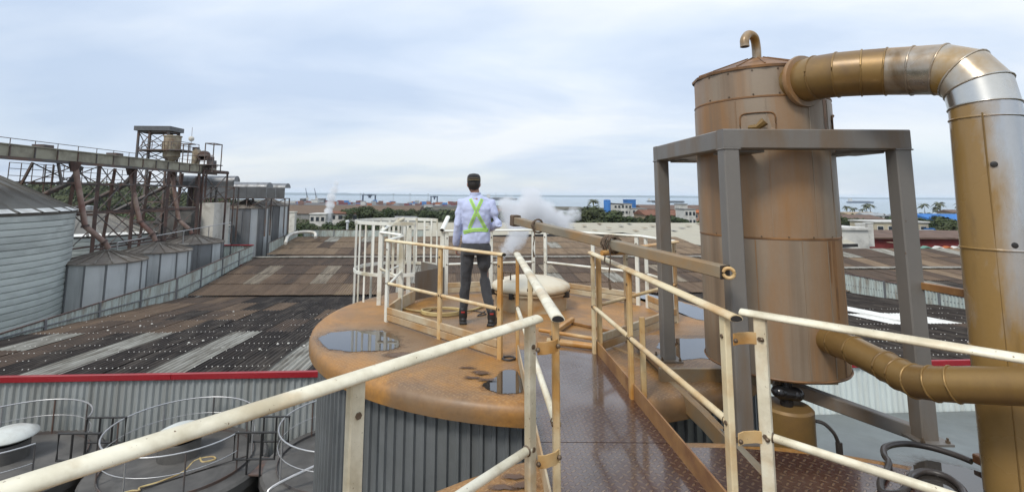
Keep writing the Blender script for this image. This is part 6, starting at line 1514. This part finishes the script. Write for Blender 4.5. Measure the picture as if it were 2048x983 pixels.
# ================================================================ steam and haze
def plume(label, puffs, dens, ns, warp, erode):
    """steam: soft puffs (centre, radius) torn by turbulence, inside one box of air"""
    P = [(Vector(c), r) for c, r in puffs]; o0 = P[0][0]
    lo = Vector([min(c[i]-r*1.15 for c, r in P) for i in range(3)]); hi = Vector([max(c[i]+r*1.15 for c, r in P) for i in range(3)])
    m = bpy.data.materials.new('steam'); m.use_nodes = True; n = m.node_tree.nodes; l = m.node_tree.links; n.clear()
    out = n.new('ShaderNodeOutputMaterial'); pv = n.new('ShaderNodeVolumePrincipled'); pv.inputs['Color'].default_value = (0.97,0.98,1.0,1); pv.inputs['Anisotropy'].default_value = 0.1
    tc_ = n.new('ShaderNodeTexCoord')
    def nz(sc, det, vec): 
        q = n.new('ShaderNodeTexNoise'); q.inputs['Scale'].default_value = sc; q.inputs['Detail'].default_value = det; q.inputs['Roughness'].default_value = 0.6; l.new(vec, q.inputs['Vector']); return q
    w1_ = nz(ns, 3, tc_.outputs['Object'])
    sb = n.new('ShaderNodeVectorMath'); sb.operation = 'SUBTRACT'; sb.inputs[1].default_value = (0.5,0.5,0.5); l.new(w1_.outputs['Color'], sb.inputs[0])
    sc = n.new('ShaderNodeVectorMath'); sc.operation = 'SCALE'; sc.inputs['Scale'].default_value = warp; l.new(sb.outputs[0], sc.inputs[0])
    ad = n.new('ShaderNodeVectorMath'); ad.operation = 'ADD'; l.new(tc_.outputs['Object'], ad.inputs[0]); l.new(sc.outputs[0], ad.inputs[1])
    acc = None
    for c, r in P:
        d = n.new('ShaderNodeVectorMath'); d.operation = 'DISTANCE'; l.new(ad.outputs[0], d.inputs[0]); d.inputs[1].default_value = tuple(c-o0)
        mr = n.new('ShaderNodeMapRange'); mr.interpolation_type = 'SMOOTHSTEP'; mr.inputs['From Min'].default_value = r; mr.inputs['From Max'].default_value = r*0.15
        l.new(d.outputs['Value'], mr.inputs['Value'])
        if acc is None: acc = mr.outputs[0]
        else:
            mx = n.new('ShaderNodeMath'); mx.operation = 'MAXIMUM'; l.new(acc, mx.inputs[0]); l.new(mr.outputs[0], mx.inputs[1]); acc = mx.outputs[0]
    f = nz(ns*2.2, 5, ad.outputs[0])
    e_ = n.new('ShaderNodeMath'); e_.operation = 'MULTIPLY_ADD'; e_.inputs[1].default_value = -erode; l.new(f.outputs['Fac'], e_.inputs[0]); l.new(acc, e_.inputs[2])
    r2 = n.new('ShaderNodeMapRange'); r2.inputs['From Min'].default_value = 0.0; r2.inputs['From Max'].default_value = 0.75; r2.inputs['To Max'].default_value = dens; l.new(e_.outputs[0], r2.inputs['Value'])
    l.new(r2.outputs[0], pv.inputs['Density']); l.new(pv.outputs[0], out.inputs['Volume'])
    c = (lo+hi)/2
    o = mk('steam_plume', MB().box(c, hi-lo), m, smooth=0, origin=o0)
    return tag(o, label, 'steam')
plume('billowing white steam cloud rising behind the tied beam', [((0.75,24.0,-1.40),0.34),((1.05,24.2,-1.05),0.58),((1.45,24.5,-0.65),0.72),((1.65,24.9,-0.1),0.90),((1.5,25.2,0.5),1.15),((2.3,25.4,0.9),1.3),((1.2,25.3,0.9),0.9),((3.0,25.6,0.5),1.2),((3.9,25.8,0.2),0.95),((4.6,26.0,0.55),0.6),((2.3,25.4,1.5),0.85)], 5.0, 1.1, 0.8, 0.60)
plume('thin upright steam plume rising from the grove', [((-52.3,170,-9.0),0.7),((-52.3,170,-7.6),1.2),((-52.4,170.5,-6.0),1.7),((-52.7,171,-4.2),2.2),((-52.2,171,-2.0),2.5),((-51.9,171,0.4),2.5),((-51.2,171,2.8),2.2),((-50.6,171,5.0),1.7)], 1.5, 0.34, 1.8, 0.60)
m = bpy.data.materials.new('haze'); m.use_nodes = True; n = m.node_tree.nodes; n.clear()
out = n.new('ShaderNodeOutputMaterial'); pv = n.new('ShaderNodeVolumePrincipled'); pv.inputs['Color'].default_value = (0.80,0.88,0.97,1); pv.inputs['Density'].default_value = 0.00009
m.node_tree.links.new(pv.outputs[0], out.inputs['Volume']); MAT['haze'] = m
hz = mk('haze', MB().box((0,6000,5.5),(30000,13000,75)), 'haze', smooth=0); hz['kind'] = 'stuff'
